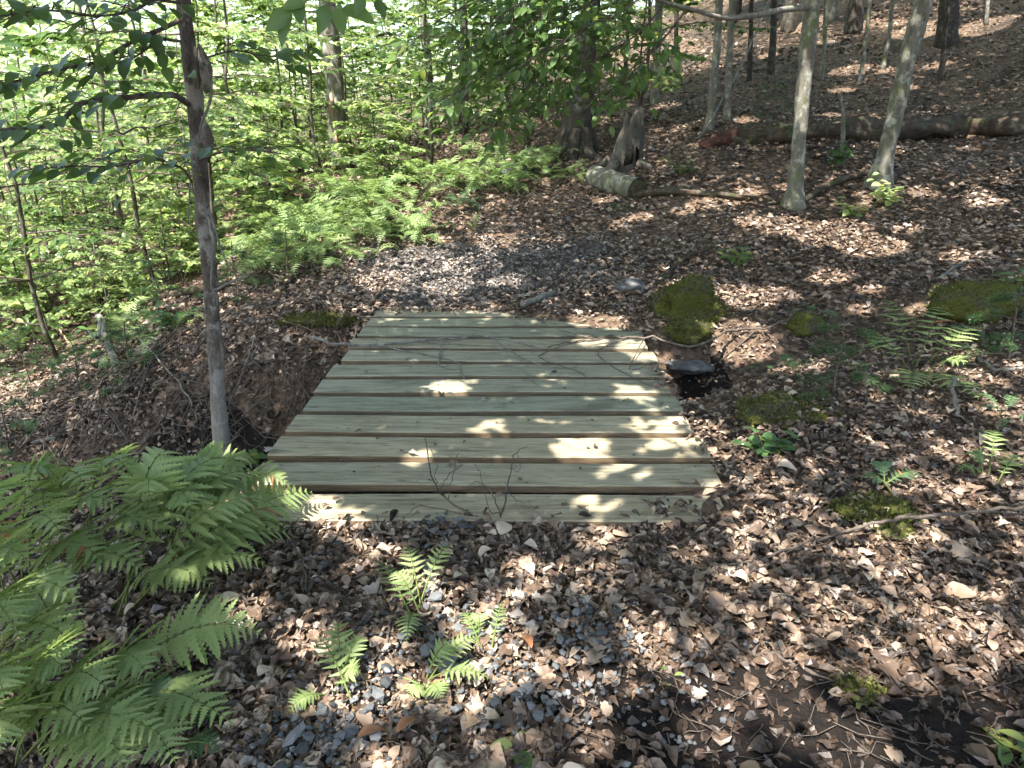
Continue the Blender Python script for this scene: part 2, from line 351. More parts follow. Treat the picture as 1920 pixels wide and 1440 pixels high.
gx = axis_lines(-150, 150, -3.2, 3.6, .05); gy_ = axis_lines(-100, 160, .4, 8.5, .05)
GX, GY = np.meshgrid(gx, gy_); GZ = terrain(GX, GY)
ny, nx = GX.shape; I, J = np.meshgrid(np.arange(ny-1), np.arange(nx-1), indexing='ij')
Q = np.stack([I*nx+J, I*nx+J+1, (I+1)*nx+J+1, (I+1)*nx+J], -1).reshape(-1, 4)
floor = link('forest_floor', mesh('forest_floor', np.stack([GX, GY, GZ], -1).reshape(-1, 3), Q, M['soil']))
tag(floor, 'brown leaf-strewn forest floor sloping up to the right', None, None, 'structure')
def disc_sheet(name, cx_, cy_, rx, ry, lift, m, label, rot=0):
    n, k = 12, 40; V = [(cx_, cy_)]
    for i in range(1, n+1):
        for j in range(k):
            a = 2*math.pi*j/k; q = i/n*(1+.22*math.sin(3*a+1)+.13*math.sin(5*a+.3)+.08*math.sin(9*a))
            ex, ey = rx*q*math.cos(a), ry*q*math.sin(a); V.append((cx_+ex*math.cos(rot)-ey*math.sin(rot), cy_+ex*math.sin(rot)+ey*math.cos(rot)))
    V = np.array(V); rr = np.concatenate([[0], np.repeat(np.arange(1, n+1)/n, k)])
    z = terrain(V[:, 0], V[:, 1])+lift*np.clip((1-rr)*5, 0, 1)-.01*(rr > .98)
    T = [(0, 1+j, 1+(j+1) % k) for j in range(k)]
    Qs = [(1+(i-1)*k+j, 1+i*k+j, 1+i*k+(j+1) % k, 1+(i-1)*k+(j+1) % k) for i in range(1, n) for j in range(k)]
    o = link(name, mesh(name, np.column_stack([V, z]), [np.array(T), np.array(Qs)], m)); return tag(o, label, None, None, 'structure')
pm = on(1530, 1375); disc_sheet('mud_patch', pm[0]-.02, pm[1]-.03, .78, .25, .016, M['mud'], 'wet black mud showing through the leaves at lower right', -.1)

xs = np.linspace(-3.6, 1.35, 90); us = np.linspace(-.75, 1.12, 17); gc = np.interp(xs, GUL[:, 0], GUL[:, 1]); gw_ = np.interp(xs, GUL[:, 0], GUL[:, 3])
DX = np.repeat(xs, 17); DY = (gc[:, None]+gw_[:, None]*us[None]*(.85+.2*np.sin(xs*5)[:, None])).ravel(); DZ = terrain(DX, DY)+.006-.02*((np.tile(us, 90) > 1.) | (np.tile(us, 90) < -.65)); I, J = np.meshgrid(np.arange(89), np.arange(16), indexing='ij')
tag(link('ditch_bed_shade', mesh('ditch_bed_shade', np.stack([DX, DY, DZ], -1), np.stack([I*17+J, (I+1)*17+J, (I+1)*17+J+1, I*17+J+1], -1).reshape(-1, 4), M['mud'])), 'damp ditch bed under the bridge, its shade put into the dark colour', None, None, 'structure')  # soil sheet whose black colour stands in for the hollow's shade
def path_mat():
    m, t, b = mat('grey_path'); v = coords(t); n = noise(t, v, 40, 6, .7); n2 = noise(t, v, 3, 3, .5)
    c = ramp(t, [(.3, (.03, .028, .028)), (.5, (.09, .085, .082)), (.72, (.21, .2, .19))], n); c = mixc(t, c, (.04, .036, .034), ramp(t, [(.5, (0, 0, 0)), (.7, (.7, .7, .7))], n2))
    t.links.new(c, b.inputs['Base Color']); bump(t, b, n, 1, .03); return m
disc_sheet('path', -.35, 6.2, 1.05, .95, .012, path_mat(), 'grey stony path surface just beyond the bridge', .2)
# ------------------------------------------------------------------ footbridge
YAW = -.02
bridge = empty('footbridge', (-.11, 3.64, -.05))
tag(bridge, 'low plank footbridge of pale greenish boards across the leafy ditch', 'footbridge')
BW, PIT, TH = .188, .2455, .038
def plank_mesh(L, seed, W=BW, T_=TH):
    g = np.random.default_rng(seed); n = 17; bv = .005
    prof = [(-W/2+bv, 0), (W/2-bv, 0), (W/2, -bv), (W/2, -T_+bv), (W/2-bv, -T_), (-W/2+bv, -T_), (-W/2, -T_+bv), (-W/2, -bv)]
    xs = np.linspace(-L/2, L/2, n); bow = g.normal(0, .003); wv = np.cumsum(g.normal(0, .0007, n)); tw = g.normal(0, .006)
    V = []
    for i, x in enumerate(xs):
        u = x/(L/2)
        for (yy, zz) in prof: V.append((x+(g.normal(0, .0015) if i in (0, n-1) else 0), yy+bow*u*u+wv[i], zz+tw*yy*u+.002*math.sin(u*3+seed)))
    k = 8; Qs = [(i*k+j, i*k+(j+1) % k, (i+1)*k+(j+1) % k, (i+1)*k+j) for i in range(n-1) for j in range(k)]
    me = bpy.data.meshes.new('plank'); me.from_pydata(V, [], [q[::-1] for q in Qs]+[tuple(range(k)), tuple(range((n-1)*k, n*k))[::-1]])
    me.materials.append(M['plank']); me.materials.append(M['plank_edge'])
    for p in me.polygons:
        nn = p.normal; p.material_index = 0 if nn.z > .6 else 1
    me.update(); return me
for k in range(12):
    g = random.Random(k*5+1)
    yc = 2.186+BW/2+k*PIT+g.uniform(-.004, .004); t = (yc-2.6)/2.5
    xl = -1.035+.05*t+g.uniform(-.014, .014); xr = .818+.04*t+g.uniform(-.016, .016)
    o = link('plank', plank_mesh(xr-xl, 40+k), bridge)
    o.location = ((xl+xr)/2+.11, yc-3.64, .05+g.uniform(-.003, .003)-(.004 if k == 0 else 0)); o.rotation_euler = (g.uniform(-.006, .006), g.uniform(-.002, .002), -.004+g.uniform(-.006, .006))
for sx in (-.86, -.11, .66):
    o = link('stringer', plank_mesh(2.86, 90+int(sx*10), .09, .19), bridge); o.rotation_euler = (0, 0, math.pi/2-.02)
    o.location = (sx+.11, .02, .05-TH-.004)
def on_deck(x, y): return (x > -1.04) & (x < .855) & (y > 2.17) & (y < 5.12)

# ------------------------------------------------------------------ leaf litter
def litter(n, ymin, ymax, seed, size, dens_pow, lay=.018, margin=1.25):
    g = np.random.default_rng(seed)
    y = ymin*(ymax/ymin)**g.uniform(0, 1, n)**dens_pow
    x = g.uniform(-1, 1, n)*(y*.80*margin+.5)
    z = terrain(x, y); ok = ~(on_deck(x, y) & (z < .012)); x, y, z = x[ok], y[ok], z[ok]; n = len(x)
    e = .03; nxn = -(terrain(x+e, y)-terrain(x-e, y))/(2*e); nyn = -(terrain(x, y+e)-terrain(x, y-e))/(2*e)
    nr = norm(np.stack([nxn, nyn, np.ones(n)], -1)+g.normal(0, .18 if size == .066 else .38, (n, 3)))
    a = g.uniform(0, 6.28, n); d = np.stack([np.cos(a), np.sin(a), g.normal(0, .12, n)], -1)
    sc = size*g.lognormal(0, .32, n); pos = np.stack([x, y, z+.004+lay*g.uniform(0, 1, n)**1.5+(.014 if size == .066 else 0)], -1)
    return pos, frames(d, nr), sc, g.uniform(0, 1, n), x, y
def warp_leaf(tpl, g, amt):
    v = tpl[0].copy(); v[:, 2] += g.normal(0, amt, len(v))+g.uniform(-.25, .25)*v[:, 1]+g.uniform(-.5, .3)*(v[:, 0]-.5)**2; return v, tpl[1]
def litter_object(name, sets, material, label):
    b = Bag()
    for pos, Mx, sc, tn in sets:
        g = np.random.default_rng(len(pos)); pick = g.integers(0, 6, len(pos))
        for q in range(6):
            m = pick == q
            if not m.any(): continue
            v, f = warp_leaf(LITTER if sc.mean() < .05 else ((MAPLE if q % 3 == 1 else LEAF_FINE) if len(sc) < 5000 else LEAF), np.random.default_rng(q+3), .05); v[:, 1] *= [1.0, .75, 1.25, .9, .5, 1.1][q]; v[:, 2] += [1.2, -1.5, .6, 2.0, -.8, 0][q]*v[:, 1]**2; v[:, 0] -= .5
            V, Fc = scatter(v, f, pos[m], Mx[m], sc[m]); b.add(V, None, Fc, np.repeat(tn[m], len(v)))
    return tag(link(name, b.mesh(name, material, False)), label, None, None, 'stuff')
A = litter(60000, .95, 6.5, 1, .032, .76, .024, 1.14); W_ = litter(4200, 1., 7, 6, .066, .8, .012, 1.1); W_[2][:] = np.minimum(W_[2]*.78, .064); B_ = litter(88000, 4.8, 18, 2, .05, .8, .028, 1.08); C_ = litter(16000, 15.5, 30, 4, .1, .9, .03, 1.0); A2 = litter(14000, 1., 5.5, 3, .019, .8, .014, 1.08)
def greyness(x, y):
    p = np.exp(-(((x+.35)/1.15)**2+((y-6.25)/1.05)**2)); return p
def mudness(x, y): return np.exp(-((((x-pm[0])/.66)**2+((y-pm[1])/.23)**2)**1.6)*.9)
sets_b, sets_g = [], []
for (pos, Mx, sc, tn, x, y) in (A, B_, A2, C_, W_):
    g = np.random.default_rng(len(x)); gr = g.uniform(0, 1, len(x)) < (.07+.6*greyness(x, y)); keep = g.uniform(0, 1, len(x)) > .6*mudness(x, y)
    sc = sc*np.where(greyness(x, y) > .4, .75, 1.)
    patch = .5+.5*np.sin(1.7*x+.6*y+1)*np.sin(1.3*y-.8*x); tn = np.clip(tn*.85+.2*(patch-.35)+.22*greyness(x, y), 0, 1)*(1-.72*mudness(x, y))
    for m, L in ((~gr & keep, sets_b), (gr & keep, sets_g)): L.append((pos[m], Mx[m], sc[m], tn[m]))
g = np.random.default_rng(17); n = 9000; x = g.uniform(-4.2, -1.02, n); y = g.uniform(2.5, 5.8, n); z = terrain(x, y); e = .03; nr = norm(np.stack([-(terrain(x+e, y)-z)/e, -(terrain(x, y+e)-z)/e, np.ones(n)], -1)+g.normal(0, .45, (n, 3))); a = g.uniform(0, 6.28, n)
sets_b.append((np.stack([x, y, z+.01+.02*g.uniform(0, 1, n)], -1), frames(np.stack([np.cos(a), np.sin(a), g.normal(0, .3, n)], -1), nr), .044*g.lognormal(0, .3, n), g.uniform(0, .9, n)))
g = np.random.default_rng(19); n = 1500; e_ = g.integers(0, 3, n); x = np.where(e_ == 0, g.uniform(-1., .95, n), np.where(e_ == 1, .86+g.normal(0, .05, n), g.uniform(-1, .95, n))); y = np.where(e_ == 0, 2.14+.022*np.abs(g.normal(0, 1, n))*(1+4.*(x > .5)), np.where(e_ == 1, g.uniform(2.15, 5.2, n), 5.1-.07*np.abs(g.normal(0, 1, n))*(1+2.5*(x > 0)))); z = np.maximum(terrain(x, y), np.where(on_deck(x, y) & (((y-2.186) % PIT) < BW), .002, -1)); ok = z > -.12; x, y, z = x[ok], y[ok], z[ok]; n = len(x); a = g.uniform(0, 6.28, n)
sets_b.append((np.stack([x, y, z+.006+.012*g.uniform(0, 1, n)], -1), frames(np.stack([np.cos(a), np.sin(a), g.normal(0, .15, n)], -1), norm(np.array([0, 0, 1.])+g.normal(0, .4, (n, 3)))), .036*g.lognormal(0, .3, n), g.uniform(0, .95, n)))
g = np.random.default_rng(23); n = 3600; x = -.35+g.normal(0, .75, n); y = 6.2+g.normal(0, .7, n); ok = y > 5.2; x, y = x[ok], y[ok]; n = len(x); z = terrain(x, y); a = g.uniform(0, 6.28, n)
sets_g.append((np.stack([x, y, z+.02+.012*g.uniform(0, 1, n)], -1), frames(np.stack([np.cos(a), np.sin(a), g.normal(0, .15, n)], -1), norm(np.array([0, 0, 1.])+g.normal(0, .4, (n, 3)))), .04*g.lognormal(0, .35, n), g.uniform(0.1, 1, n)))
gq = lambda x, y: np.abs(y-np.interp(x, GUL[:, 0], GUL[:, 1]))/np.interp(x, GUL[:, 0], GUL[:, 3])*np.where((x > -3) & (x < 1.2), 1, 3)
sets_b = [tuple(q[np.random.default_rng(3).uniform(0, 1, len(t_[0])) < np.clip((gq(t_[0][:, 0], t_[0][:, 1])-np.where((t_[0][:, 1] > np.interp(t_[0][:, 0], GUL[:, 0], GUL[:, 1])) & (t_[0][:, 0] > -2.1), .72, .1))*2.6, .12, 1)] for q in t_) for t_ in sets_b]
g = np.random.default_rng(29)
for k_ in range(2):                       # on towards the viewer's feet and past the picture's sides
    n = 9000; x = g.uniform(-3.6, 3.6, n); y = g.uniform(-.6, 1.1, n) if k_ else g.uniform(.8, 6.5, n)
    if not k_: x = np.sign(x)*(y*.85+.4+g.uniform(0, 1.3, n))
    z = terrain(x, y); a = g.uniform(0, 6.28, n); sets_b.append((np.stack([x, y, z+.006+.02*g.uniform(0, 1, n)], -1), frames(np.stack([np.cos(a), np.sin(a), g.normal(0, .15, n)], -1), norm(np.array([0, 0, 1.])+g.normal(0, .4, (n, 3)))), .042*g.lognormal(0, .3, n), g.uniform(0, 1, n)))
for px, py, sp, zz, n in ((1640, 975, .12, .03, 26), (1480, 770, .2, .028, 40), (1605, 1300, .06, .015, 8), (1820, 580, .2, .13, 14), (1292, 575, .12, .2, 8)):
    c = on(px, py); x = c[0]+g.normal(0, sp*.6, n); y = c[1]+g.normal(0, sp*.6, n); z = terrain(x, y)+zz*np.exp(-((x-c[0])**2+(y-c[1])**2)/sp**2*.8)+.012; a = g.uniform(0, 6.28, n)
    sets_b.append((np.stack([x, y, z], -1), frames(np.stack([np.cos(a), np.sin(a), 0*a], -1), norm(np.array([0, 0, 1.])+g.normal(0, .3, (n, 3)))), .036*g.lognormal(0, .25, n), g.uniform(.3, 1, n)))
litter_object('leaf_litter', sets_b, M['dead'], 'brown and tan fallen leaves carpeting the forest floor')
litter_object('weathered_leaf_litter', sets_g, M['dead_grey'], 'grey weathered leaf scraps thickest on the path beyond the bridge')

# larger single leaves lying on top, parts of the floor
DL = []
for q in range(10):
    g = np.random.default_rng(50+q); tpl = (LEAF_FINE, MAPLE, LEAF_FINE, MAPLE, LEAF_FINE)[q % 5]
    v = tpl[0].copy(); v[:, 1] *= g.uniform(.9, 1.35); v[:, 0] -= .5; v[:, 2] += .35*g.uniform(-1, 1)*v[:, 1]**2*3+g.uniform(-.7, .5)*v[:, 0]**2+g.normal(0, .02, len(v))
    v[:, 2] -= v[:, 2].min()
    DL.append(mesh('dead_leaf', v, tpl[1], M['dead_orange'] if q == 9 else (M['dead_grey'] if q == 3 else M['dead']), np.full(len(v), [.55, .75, .4, .9, .65, .95, .3, .8, .7, .5][q])))
g = np.random.default_rng(5); placed = 0
while placed < 300:
    y = 1.05*(3.9)**(g.uniform()**1.15); x = g.uniform(-1, 1)*(y*.78+.1); z = tz(x, y)
    if on_deck(x, y) or (x < -.35 and y < 2.6 and g.uniform() < .6) or mudness(x, y) > .4 and g.uniform() < .8: continue
    o = link('dead_leaf', DL[int(g.integers(0, 9))], floor); o.location = (x, y, z+.016); s = .052*g.lognormal(0, .2); o.scale = (s, s, s)
    o.rotation_euler = (g.normal(0, .25), g.normal(0, .25), g.uniform(0, 6.28)); placed += 1
for (px, py, rz) in ((700, 1400, .5), (765, 1388, .9), (985, 1225, 2.)):
    p = on(px, py, .025); o = link('dead_leaf', DL[9], floor, p); o.scale = (.075, .04, .06); o.rotation_euler = (.1, .1, rz)

# gravel
def pebble_mesh(seed, mt, nm='pebble'):
    g = np.random.default_rng(seed); import bmesh
    bm = bmesh.new(); bmesh.ops.create_icosphere(bm, subdivisions=1, radius=.5)
    pl = [(norm(g.normal(0, 1, 3)), g.uniform(.3, .42)) for _ in range(5)]; s = g.uniform(.6, 1.25, 3)
    for v in bm.verts:
        c = np.array(v.co)
        for nn, dd in pl:
            e = c@nn-dd
            if e > 0: c = c-nn*e
        v.co = c*s
    me = bpy.data.meshes.new(nm); bm.to_mesh(me); bm.free(); me.materials.append(mt); return me
PB = [pebble_mesh(i, M['pebble']) for i in range(6)]
g = np.random.default_rng(8); spots = [(840, 1215, .17, 60), (600, 1405, .12, 36), (985, 1340, .1, 26), (1110, 1210, .09, 22), (830, 1000, .09, 16), (700, 1330, .1, 18)]
for (px, py, rad, n) in spots:
    c = on(px, py)
    for i in range(n):
        x, y = c[0]+g.normal(0, rad*.55), c[1]+g.normal(0, rad*.6); s = .026*g.lognormal(0, .32)
        o = link('pebble', PB[int(g.integers(0, 6))], floor, (x, y, tz(x, y)+.026+g.uniform(0, .014))); o.scale = (s*1.25, s*g.uniform(.7, 1.1), s*.45); o.rotation_euler = (g.normal(0, .35), g.normal(0, .35), g.uniform(0, 6))
b = Bag()
pv = np.array([v.co for v in PB[0].vertices]); pf = np.array([p.vertices[:] for p in PB[0].polygons])
for (px, py, rad, n) in spots+[(1200, 1300, .2, 50)]:
    c = on(px, py); n = n*3; x = c[0]+g.normal(0, rad*.8, n); y = c[1]+g.normal(0, rad*.8, n); z = terrain(x, y)+.02+g.uniform(0, .012, n)
    V, Fc = scatter(pv*[1.2, .85, .5], pf, np.stack([x, y, z], -1), frames(g.normal(0, 1, (n, 3))*[1, 1, .3], norm(np.array([0, 0, 1.])+g.normal(0, .35, (n, 3)))), .02*g.lognormal(0, .3, n)); b.add(V, None, Fc, np.repeat(g.uniform(0, 1, n), len(pv)))
tag(link('gravel', b.mesh('gravel', M['pebble'], False)), 'small grey gravel showing between the leaves in front of the bridge', None, None, 'stuff')

# ------------------------------------------------------------------ canopy gaps cut to let sun shafts reach chosen ground points
SHAFTS = [(atz(1290, 805, 0), .17), (atz(1090, 835, 0), .12), (atz(1230, 800, 0), .12), (atz(835, 728, 0), .09), (atz(1180, 735, 0), .09), (atz(1290, 725, 0), .06), (atz(920, 800, 0), .05),
          (atz(780, 860, 0), .05), (atz(1180, 880, 0), .08)]
for px, py, r_ in ((1560, 440, .34), (1480, 425, .26), (1640, 460, .26), (1400, 560, .26), (1560, 520, .16), (1290, 545, .14), (1800, 480, .14), (1700, 430, .12), (1390, 640, .2), (1490, 690, .16), (1850, 380, .14), (1420, 420, .12),
                   (930, 1180, .1), (1000, 1080, .07), (1500, 1150, .12), (1580, 1190, .12), (1660, 1240, .1), (1430, 1110, .09), (1390, 980, .08), (1700, 1010, .1), (1540, 1215, .07), (1640, 1270, .05), (1620, 1060, .05), (1740, 940, .07), (1340, 1390, .05), (480, 1150, .05),
                   (450, 940, .09), (420, 960, .08), (520, 930, .06), (150, 960, .06), (1360, 850, .08), (1420, 910, .07), (1640, 380, .15), (1830, 370, .1), (1720, 60, .5), (1850, 50, .5), (1600, 130, .4), (1500, 50, .5), (1250, 200, .3),
                   (850, 330, .5), (760, 340, .5), (700, 400, .5), (560, 410, .6), (930, 310, .3), (620, 450, .3), (450, 480, .4), (720, 530, .22), (880, 500, .32), (780, 480, .22), (1020, 460, .14), (840, 540, .2), (950, 530, .16), (800, 455, .2), (930, 455, .2)):
    SHAFTS.append((on(px, py), r_))
_g = np.random.default_rng(71)
for _ in range(150):
    px, py = _g.uniform(1000, 1920), _g.uniform(30, 1300)
    if _g.uniform() < .35: px = _g.uniform(560, 1920); py = _g.uniform(930, 1440)
    p_ = on(px, py); SHAFTS.append((p_, _g.uniform(.0, .06)+.012*p_[1]))
SH_P = np.array([s[0] for s in SHAFTS]); SH_R = np.array([s[1] for s in SHAFTS])*1.0+.03
def sunlit_gap(pos):
    d = pos[:, None]-SH_P[None]; tt = d@TOSUN; q = d-tt[..., None]*TOSUN; return ((np.linalg.norm(q, axis=-1) < SH_R[None]) & (tt > 1.2)).any(1)

# ------------------------------------------------------------------ trees
def leafy_branch(g, start, dirn, L, nleaf, leaf, tips, rise=.1, droop=.25, wid=.42, two=True):
    """a flat spray: axis path, side twigs and leaf placements"""
    dirn = norm(np.array([dirn[0], dirn[1], 0.])); s = np.linspace(0, 1, 8)
    path = start+dirn*(s*L)[:, None]; path[:, 2] += L*(rise*s-droop*s*s); path[1:] += g.normal(0, .02*L, (7, 3))
    tw = [(path, .004+.004*L)]; side = np.cross([0, 0, 1.], dirn)
    pos, dd = [], []
    m = max(3, int(L*7))
    for i in range(m):
        f = .2+.8*(i+.5)/m; base = path[min(6, int(f*7))]+(path[min(7, int(f*7)+1)]-path[min(6, int(f*7))])*((f*7) % 1)
        sg = 1 if i % 2 else -1; l = L*wid*(1.05-f)+.1*L; dv = norm(dirn*.75+sg*side*.8+np.array([0, 0, g.normal(0, .12)]))
        e = base+dv*l+np.array([0, 0, -.12*l]); mid = base+dv*l*.5; tw.append((np.array([base, mid, e]), .004))
        k = max(3, int(nleaf/m))
        for j in range(k):
            q = (j+.6)/k; p = base+(e-base)*q; s2 = 1 if j % 2 else -1; side2 = np.cross([0, 0, 1.], dv)
            pos.append(p); dd.append(norm(dv*.7+s2*side2*.7+g.normal(0, .15, 3)))
    for j in range(int(nleaf*.15)):
        q = .3+.7*j/(nleaf*.15); p = path[0]+(path[-1]-path[0])*q; p = path[min(7, int(q*7))]
        pos.append(p); dd.append(norm(dirn*.7+(1 if j % 2 else -1)*side*.7))
    return tw, np.array(pos), np.array(dd)
def leaf_mats(g, pos, dd, size, tilt=.45):
    n = len(pos); nr = norm(np.array([0, 0, 1.])+g.normal(0, tilt, (n, 3))); dd = dd+np.array([0, 0, -.2])
    return pos, frames(dd, nr), size*g.lognormal(0, .3, n)
def twigs_mesh(name, tws, material, k=5):
    b = Bag()
    for path, r in tws:
        n = len(path); V, Qs, T = tube(path, np.linspace(r, max(r*.35, .0015), n), k if r > .006 else 3); b.add(V, Qs, T)
    return b.mesh(name, material)
def leaves_mesh(name, sets, material, tpl=LEAF, seed=0, lo=0., hi=1.):
    b = Bag(); g = np.random.default_rng(seed)
    for pos, Mx, sc in sets:
        if not len(pos): continue
        V, Fc = scatter(tpl[0], tpl[1], pos, Mx, sc); b.add(V, None, Fc, np.repeat(g.uniform(lo, hi, len(pos)), len(tpl[0])))
    return b.mesh(name, material, False)
def sapling_proto(seed, H, nb, spread, nleaf, size, material, low=.25, tpl=LEAF):
    g = np.random.default_rng(seed); s = np.linspace(0, 1, 10); path = np.stack([np.cumsum(g.normal(0, .03*H/3, 10)), np.cumsum(g.normal(0, .03*H/3, 10)), s*H], -1); path[0, :2] = 0
    stem = Bag(); V, Qs, T = tube(path, .0052*H*(1-.75*s)+.003, 7, .05, seed); stem.add(V, Qs, T)
    tws, sets = [], []
    for i in range(nb):
        f = low+(1-low)*(i+.5)/nb; p = path[min(9, int(f*9))]; a = i*2.4+g.uniform(-.5, .5); L = spread*(1.15-.7*f)*g.uniform(.7, 1.2)
        tw, po, dd = leafy_branch(g, p, (math.cos(a), math.sin(a)), L, nleaf, None, None, g.uniform(.1, .35), .3); tws += tw; sets.append(leaf_mats(g, po, dd, size))
    return (stem.mesh('stem', M['bark_stem']), twigs_mesh('branches', tws, M['bark_twig']), leaves_mesh('foliage', sets, material, tpl, seed))
def plant_tree(name, protos, loc, rz, sc, label, cat, group):
    o = empty(name, loc); o.rotation_euler = (0, 0, rz); o.scale = (sc, sc, sc); tag(o, label, cat, group)
    for nm, me in zip(('trunk', 'branches', 'crown'), protos): c = link(nm, me, o); 
    for c in o.children:
        if c.name.startswith('crown') or c.name.startswith('branches'): c['kind'] = 'stuff'
    return o
SUN_TINTED = [sapling_proto(100+i, (2.6, 3.4, 4.2, 2.0)[i], (11, 14, 17, 9)[i], (1.1, 1.4, 1.6, .9)[i], (170, 130, 250, 140)[i], (.06, .088, .046, .07)[i], M['leaf_far'], .15, MAPLE if i == 1 else LEAF) for i in range(4)]  # lit copies: sunlight is put into their pale leaf colour
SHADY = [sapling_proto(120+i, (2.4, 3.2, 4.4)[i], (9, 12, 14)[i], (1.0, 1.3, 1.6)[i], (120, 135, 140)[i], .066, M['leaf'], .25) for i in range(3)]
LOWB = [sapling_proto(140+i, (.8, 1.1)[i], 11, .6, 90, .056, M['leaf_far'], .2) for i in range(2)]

def canopy_crown(seed, blobs, size=.125, gaps=True):
    g = np.random.default_rng(seed); P, D_, CC = [], [], []
    for centre, rad, n in blobs:
        nc = max(10, n//60); cc = norm(g.normal(0, 1, (nc, 3)))*(g.uniform(.2, 1, (nc, 1))**.5)*np.array(rad)+np.array(centre, float)
        pos = cc[g.integers(0, nc, n)]+g.normal(0, 1, (n, 3))*np.array([.36, .36, .12]); a = g.uniform(0, 6.28, n); dd = np.stack([np.cos(a), np.sin(a), g.normal(-.1, .2, n)], -1)
        if gaps: kp = ~sunlit_gap(pos+dd*size*.5); pos = pos[kp]; dd = dd[kp]
        P.append(pos); D_.append(dd); CC.append(cc[:3])
    pos = np.concatenate(P); dd = np.concatenate(D_); n = len(pos)
    return (pos, frames(dd, norm(np.array([0, 0, 1.])+g.normal(0, .35, (n, 3)))), size*g.lognormal(0, .2, n)), np.concatenate(CC)
OUT = [(-3.4, -.8), (.3, -2.6), (3.4, -1.4), (6.8, 1.6), (10.5, 5.5), (12.5, 10), (-6, 1.6), (13, 15)]          # unseen trees added outside the frame to carry shading crowns
SEEN = {'knotty': (-1.4, 3.05), 'lichen': (2.85, 7.2), 'leaning': (3.9, 7.5), 'dark': (.9, 10.2)}
BLOBS = {k_: [] for k_ in list(SEEN)+list(range(len(OUT)))}
_g = np.random.default_rng(41)
for ty in np.arange(-.6, 17, 2.0):
    for tx in np.arange(-5.2, 12.5, 2.2):
        X_, Y_ = tx+_g.uniform(-.5, .5)+(1.1 if int(ty/2) % 2 else 0), ty+_g.uniform(-.4, .4)
        if abs(X_) > .85*max(Y_, .4)+1.8 or (X_ < -1.6 and Y_ > 5.3) or (X_ < -.2 and Y_ > 8) or (X_ < 1 and Y_ > 12): continue
        h = _g.uniform(3.6, 5.2)+(.8 if Y_ > 8 else 0); c_ = np.array([X_, Y_, tz(X_, Y_)])+TOSUN*(h/TOSUN[2])
        k_ = min(BLOBS, key=lambda q: (SEEN[q][0]-c_[0])**2+(SEEN[q][1]-c_[1])**2 if q in SEEN else (OUT[q][0]-c_[0])**2+(OUT[q][1]-c_[1])**2)
        open_ = np.exp(-(((X_+.6)/1.6)**2+((Y_-6.6)/1.5)**2))+.7*np.exp(-(((X_+1.2)/.9)**2+((Y_-1.6)/.9)**2)); dens = 3600*(1-.75*min(1, open_))*(1.15 if X_ > 1.5 else 1)*(1.3 if Y_ < 2.6 else 1)*(2.0 if -1.6 < X_ < 1.4 and 2 < Y_ < 5.4 else 1)
        BLOBS[k_].append((c_, (1.75, 1.65, .55), int(dens)))  # leaf clump added up-sun so it shades that ground spot
def tall_tree(name, pts, rads, m, label, seed, crown=None,  rough=.05, group=None, k=14, extra=None, nb=7):
    """trunk through world points, crown above the frame"""
    base = np.array(pts[0]); o = empty(name, base); tag(o, label, 'tree', group)
    path = smooth_path(pts, 6*len(pts)); rr = np.interp(np.linspace(0, 1, len(path)), np.linspace(0, 1, len(rads)), rads)
    V, Qs, T = tube(path-base, rr, k, rough, seed); bg_ = Bag(); bg_.add(V, Qs, T); link('trunk', bg_.mesh('trunk', m), o)
    if crown and len(crown[0]):
        st, cc = canopy_crown(seed, *crown)
        g = np.random.default_rng(seed); tws = []; top = path[-1]
        for c in cc[:max(nb, 0) or None]:
            q = path[int(len(path)*g.uniform(.75, .98))]; mid = (q+c)/2+np.array([0, 0, .15]); tws.append((smooth_path([q, mid, c], 7)-base, rads[-1]*.5))
        link('branches', twigs_mesh('branches', tws, m), o)['kind'] = 'stuff'
        st = (st[0]-base, st[1], st[2]); link('crown', leaves_mesh('crown', [st], M['leaf'], QUAD, seed), o)['kind'] = 'stuff'
    return o
def up(p, q, n=2, h=3.):
    """continue a leaning trunk upwards"""
    p, q = np.array(p), np.array(q); d = norm(q-p); d = norm(d+np.array([0, 0, .4])); return [q+d*h*(i+1)/n for i in range(n)]

# left tree beside the bridge
yL = 3.05
px_path = [(414, 862), (412, 790), (406, 690), (398, 590), (392, 500), (383, 420), (377, 340), (371, 260), (365, 180), (354, 90), (345, 20), (338, -60)]
pts = [at(a, b_, yL+.012*i) for i, (a, b_) in enumerate(px_path)]; pts[0] = np.array([pts[0][0], pts[0][1], tz(pts[0][0], pts[0][1])-.03]); yl2 = up(pts[-2], pts[-1], 3, 3.2)
lt = tall_tree('young_beech_tree', pts+yl2, [.046, .036, .032, .031, .031, .032, .031, .033, .033, .03, .028, .027, .026, .023, .018], M['bark_knotty'],
               'slim grey-barked tree with knots standing at the bridge\'s near left corner', 21, (BLOBS['knotty'],), .06, None, 16, nb=0)
base = pts[0]
for (a, b_, r_, sx) in ((386, 130, .042, .9), (391, 262, .036, .9), (372, 120, .03, .7), (400, 440, .028, .8), (418, 655, .03, .5)):
    c = at(a, b_, yL-.03)-base; V, Qs, T = tube(smooth_path([c+[-.012, 0, -.09], c, c+[-.012, 0, .09]], 9), r_*sx*.6*np.sin(np.linspace(.15, 3.0, 9)), 9, .1, int(a)); bb = Bag(); bb.add(V, Qs, T); link('knot', bb.mesh('knot', M['bark_knotty']), lt)
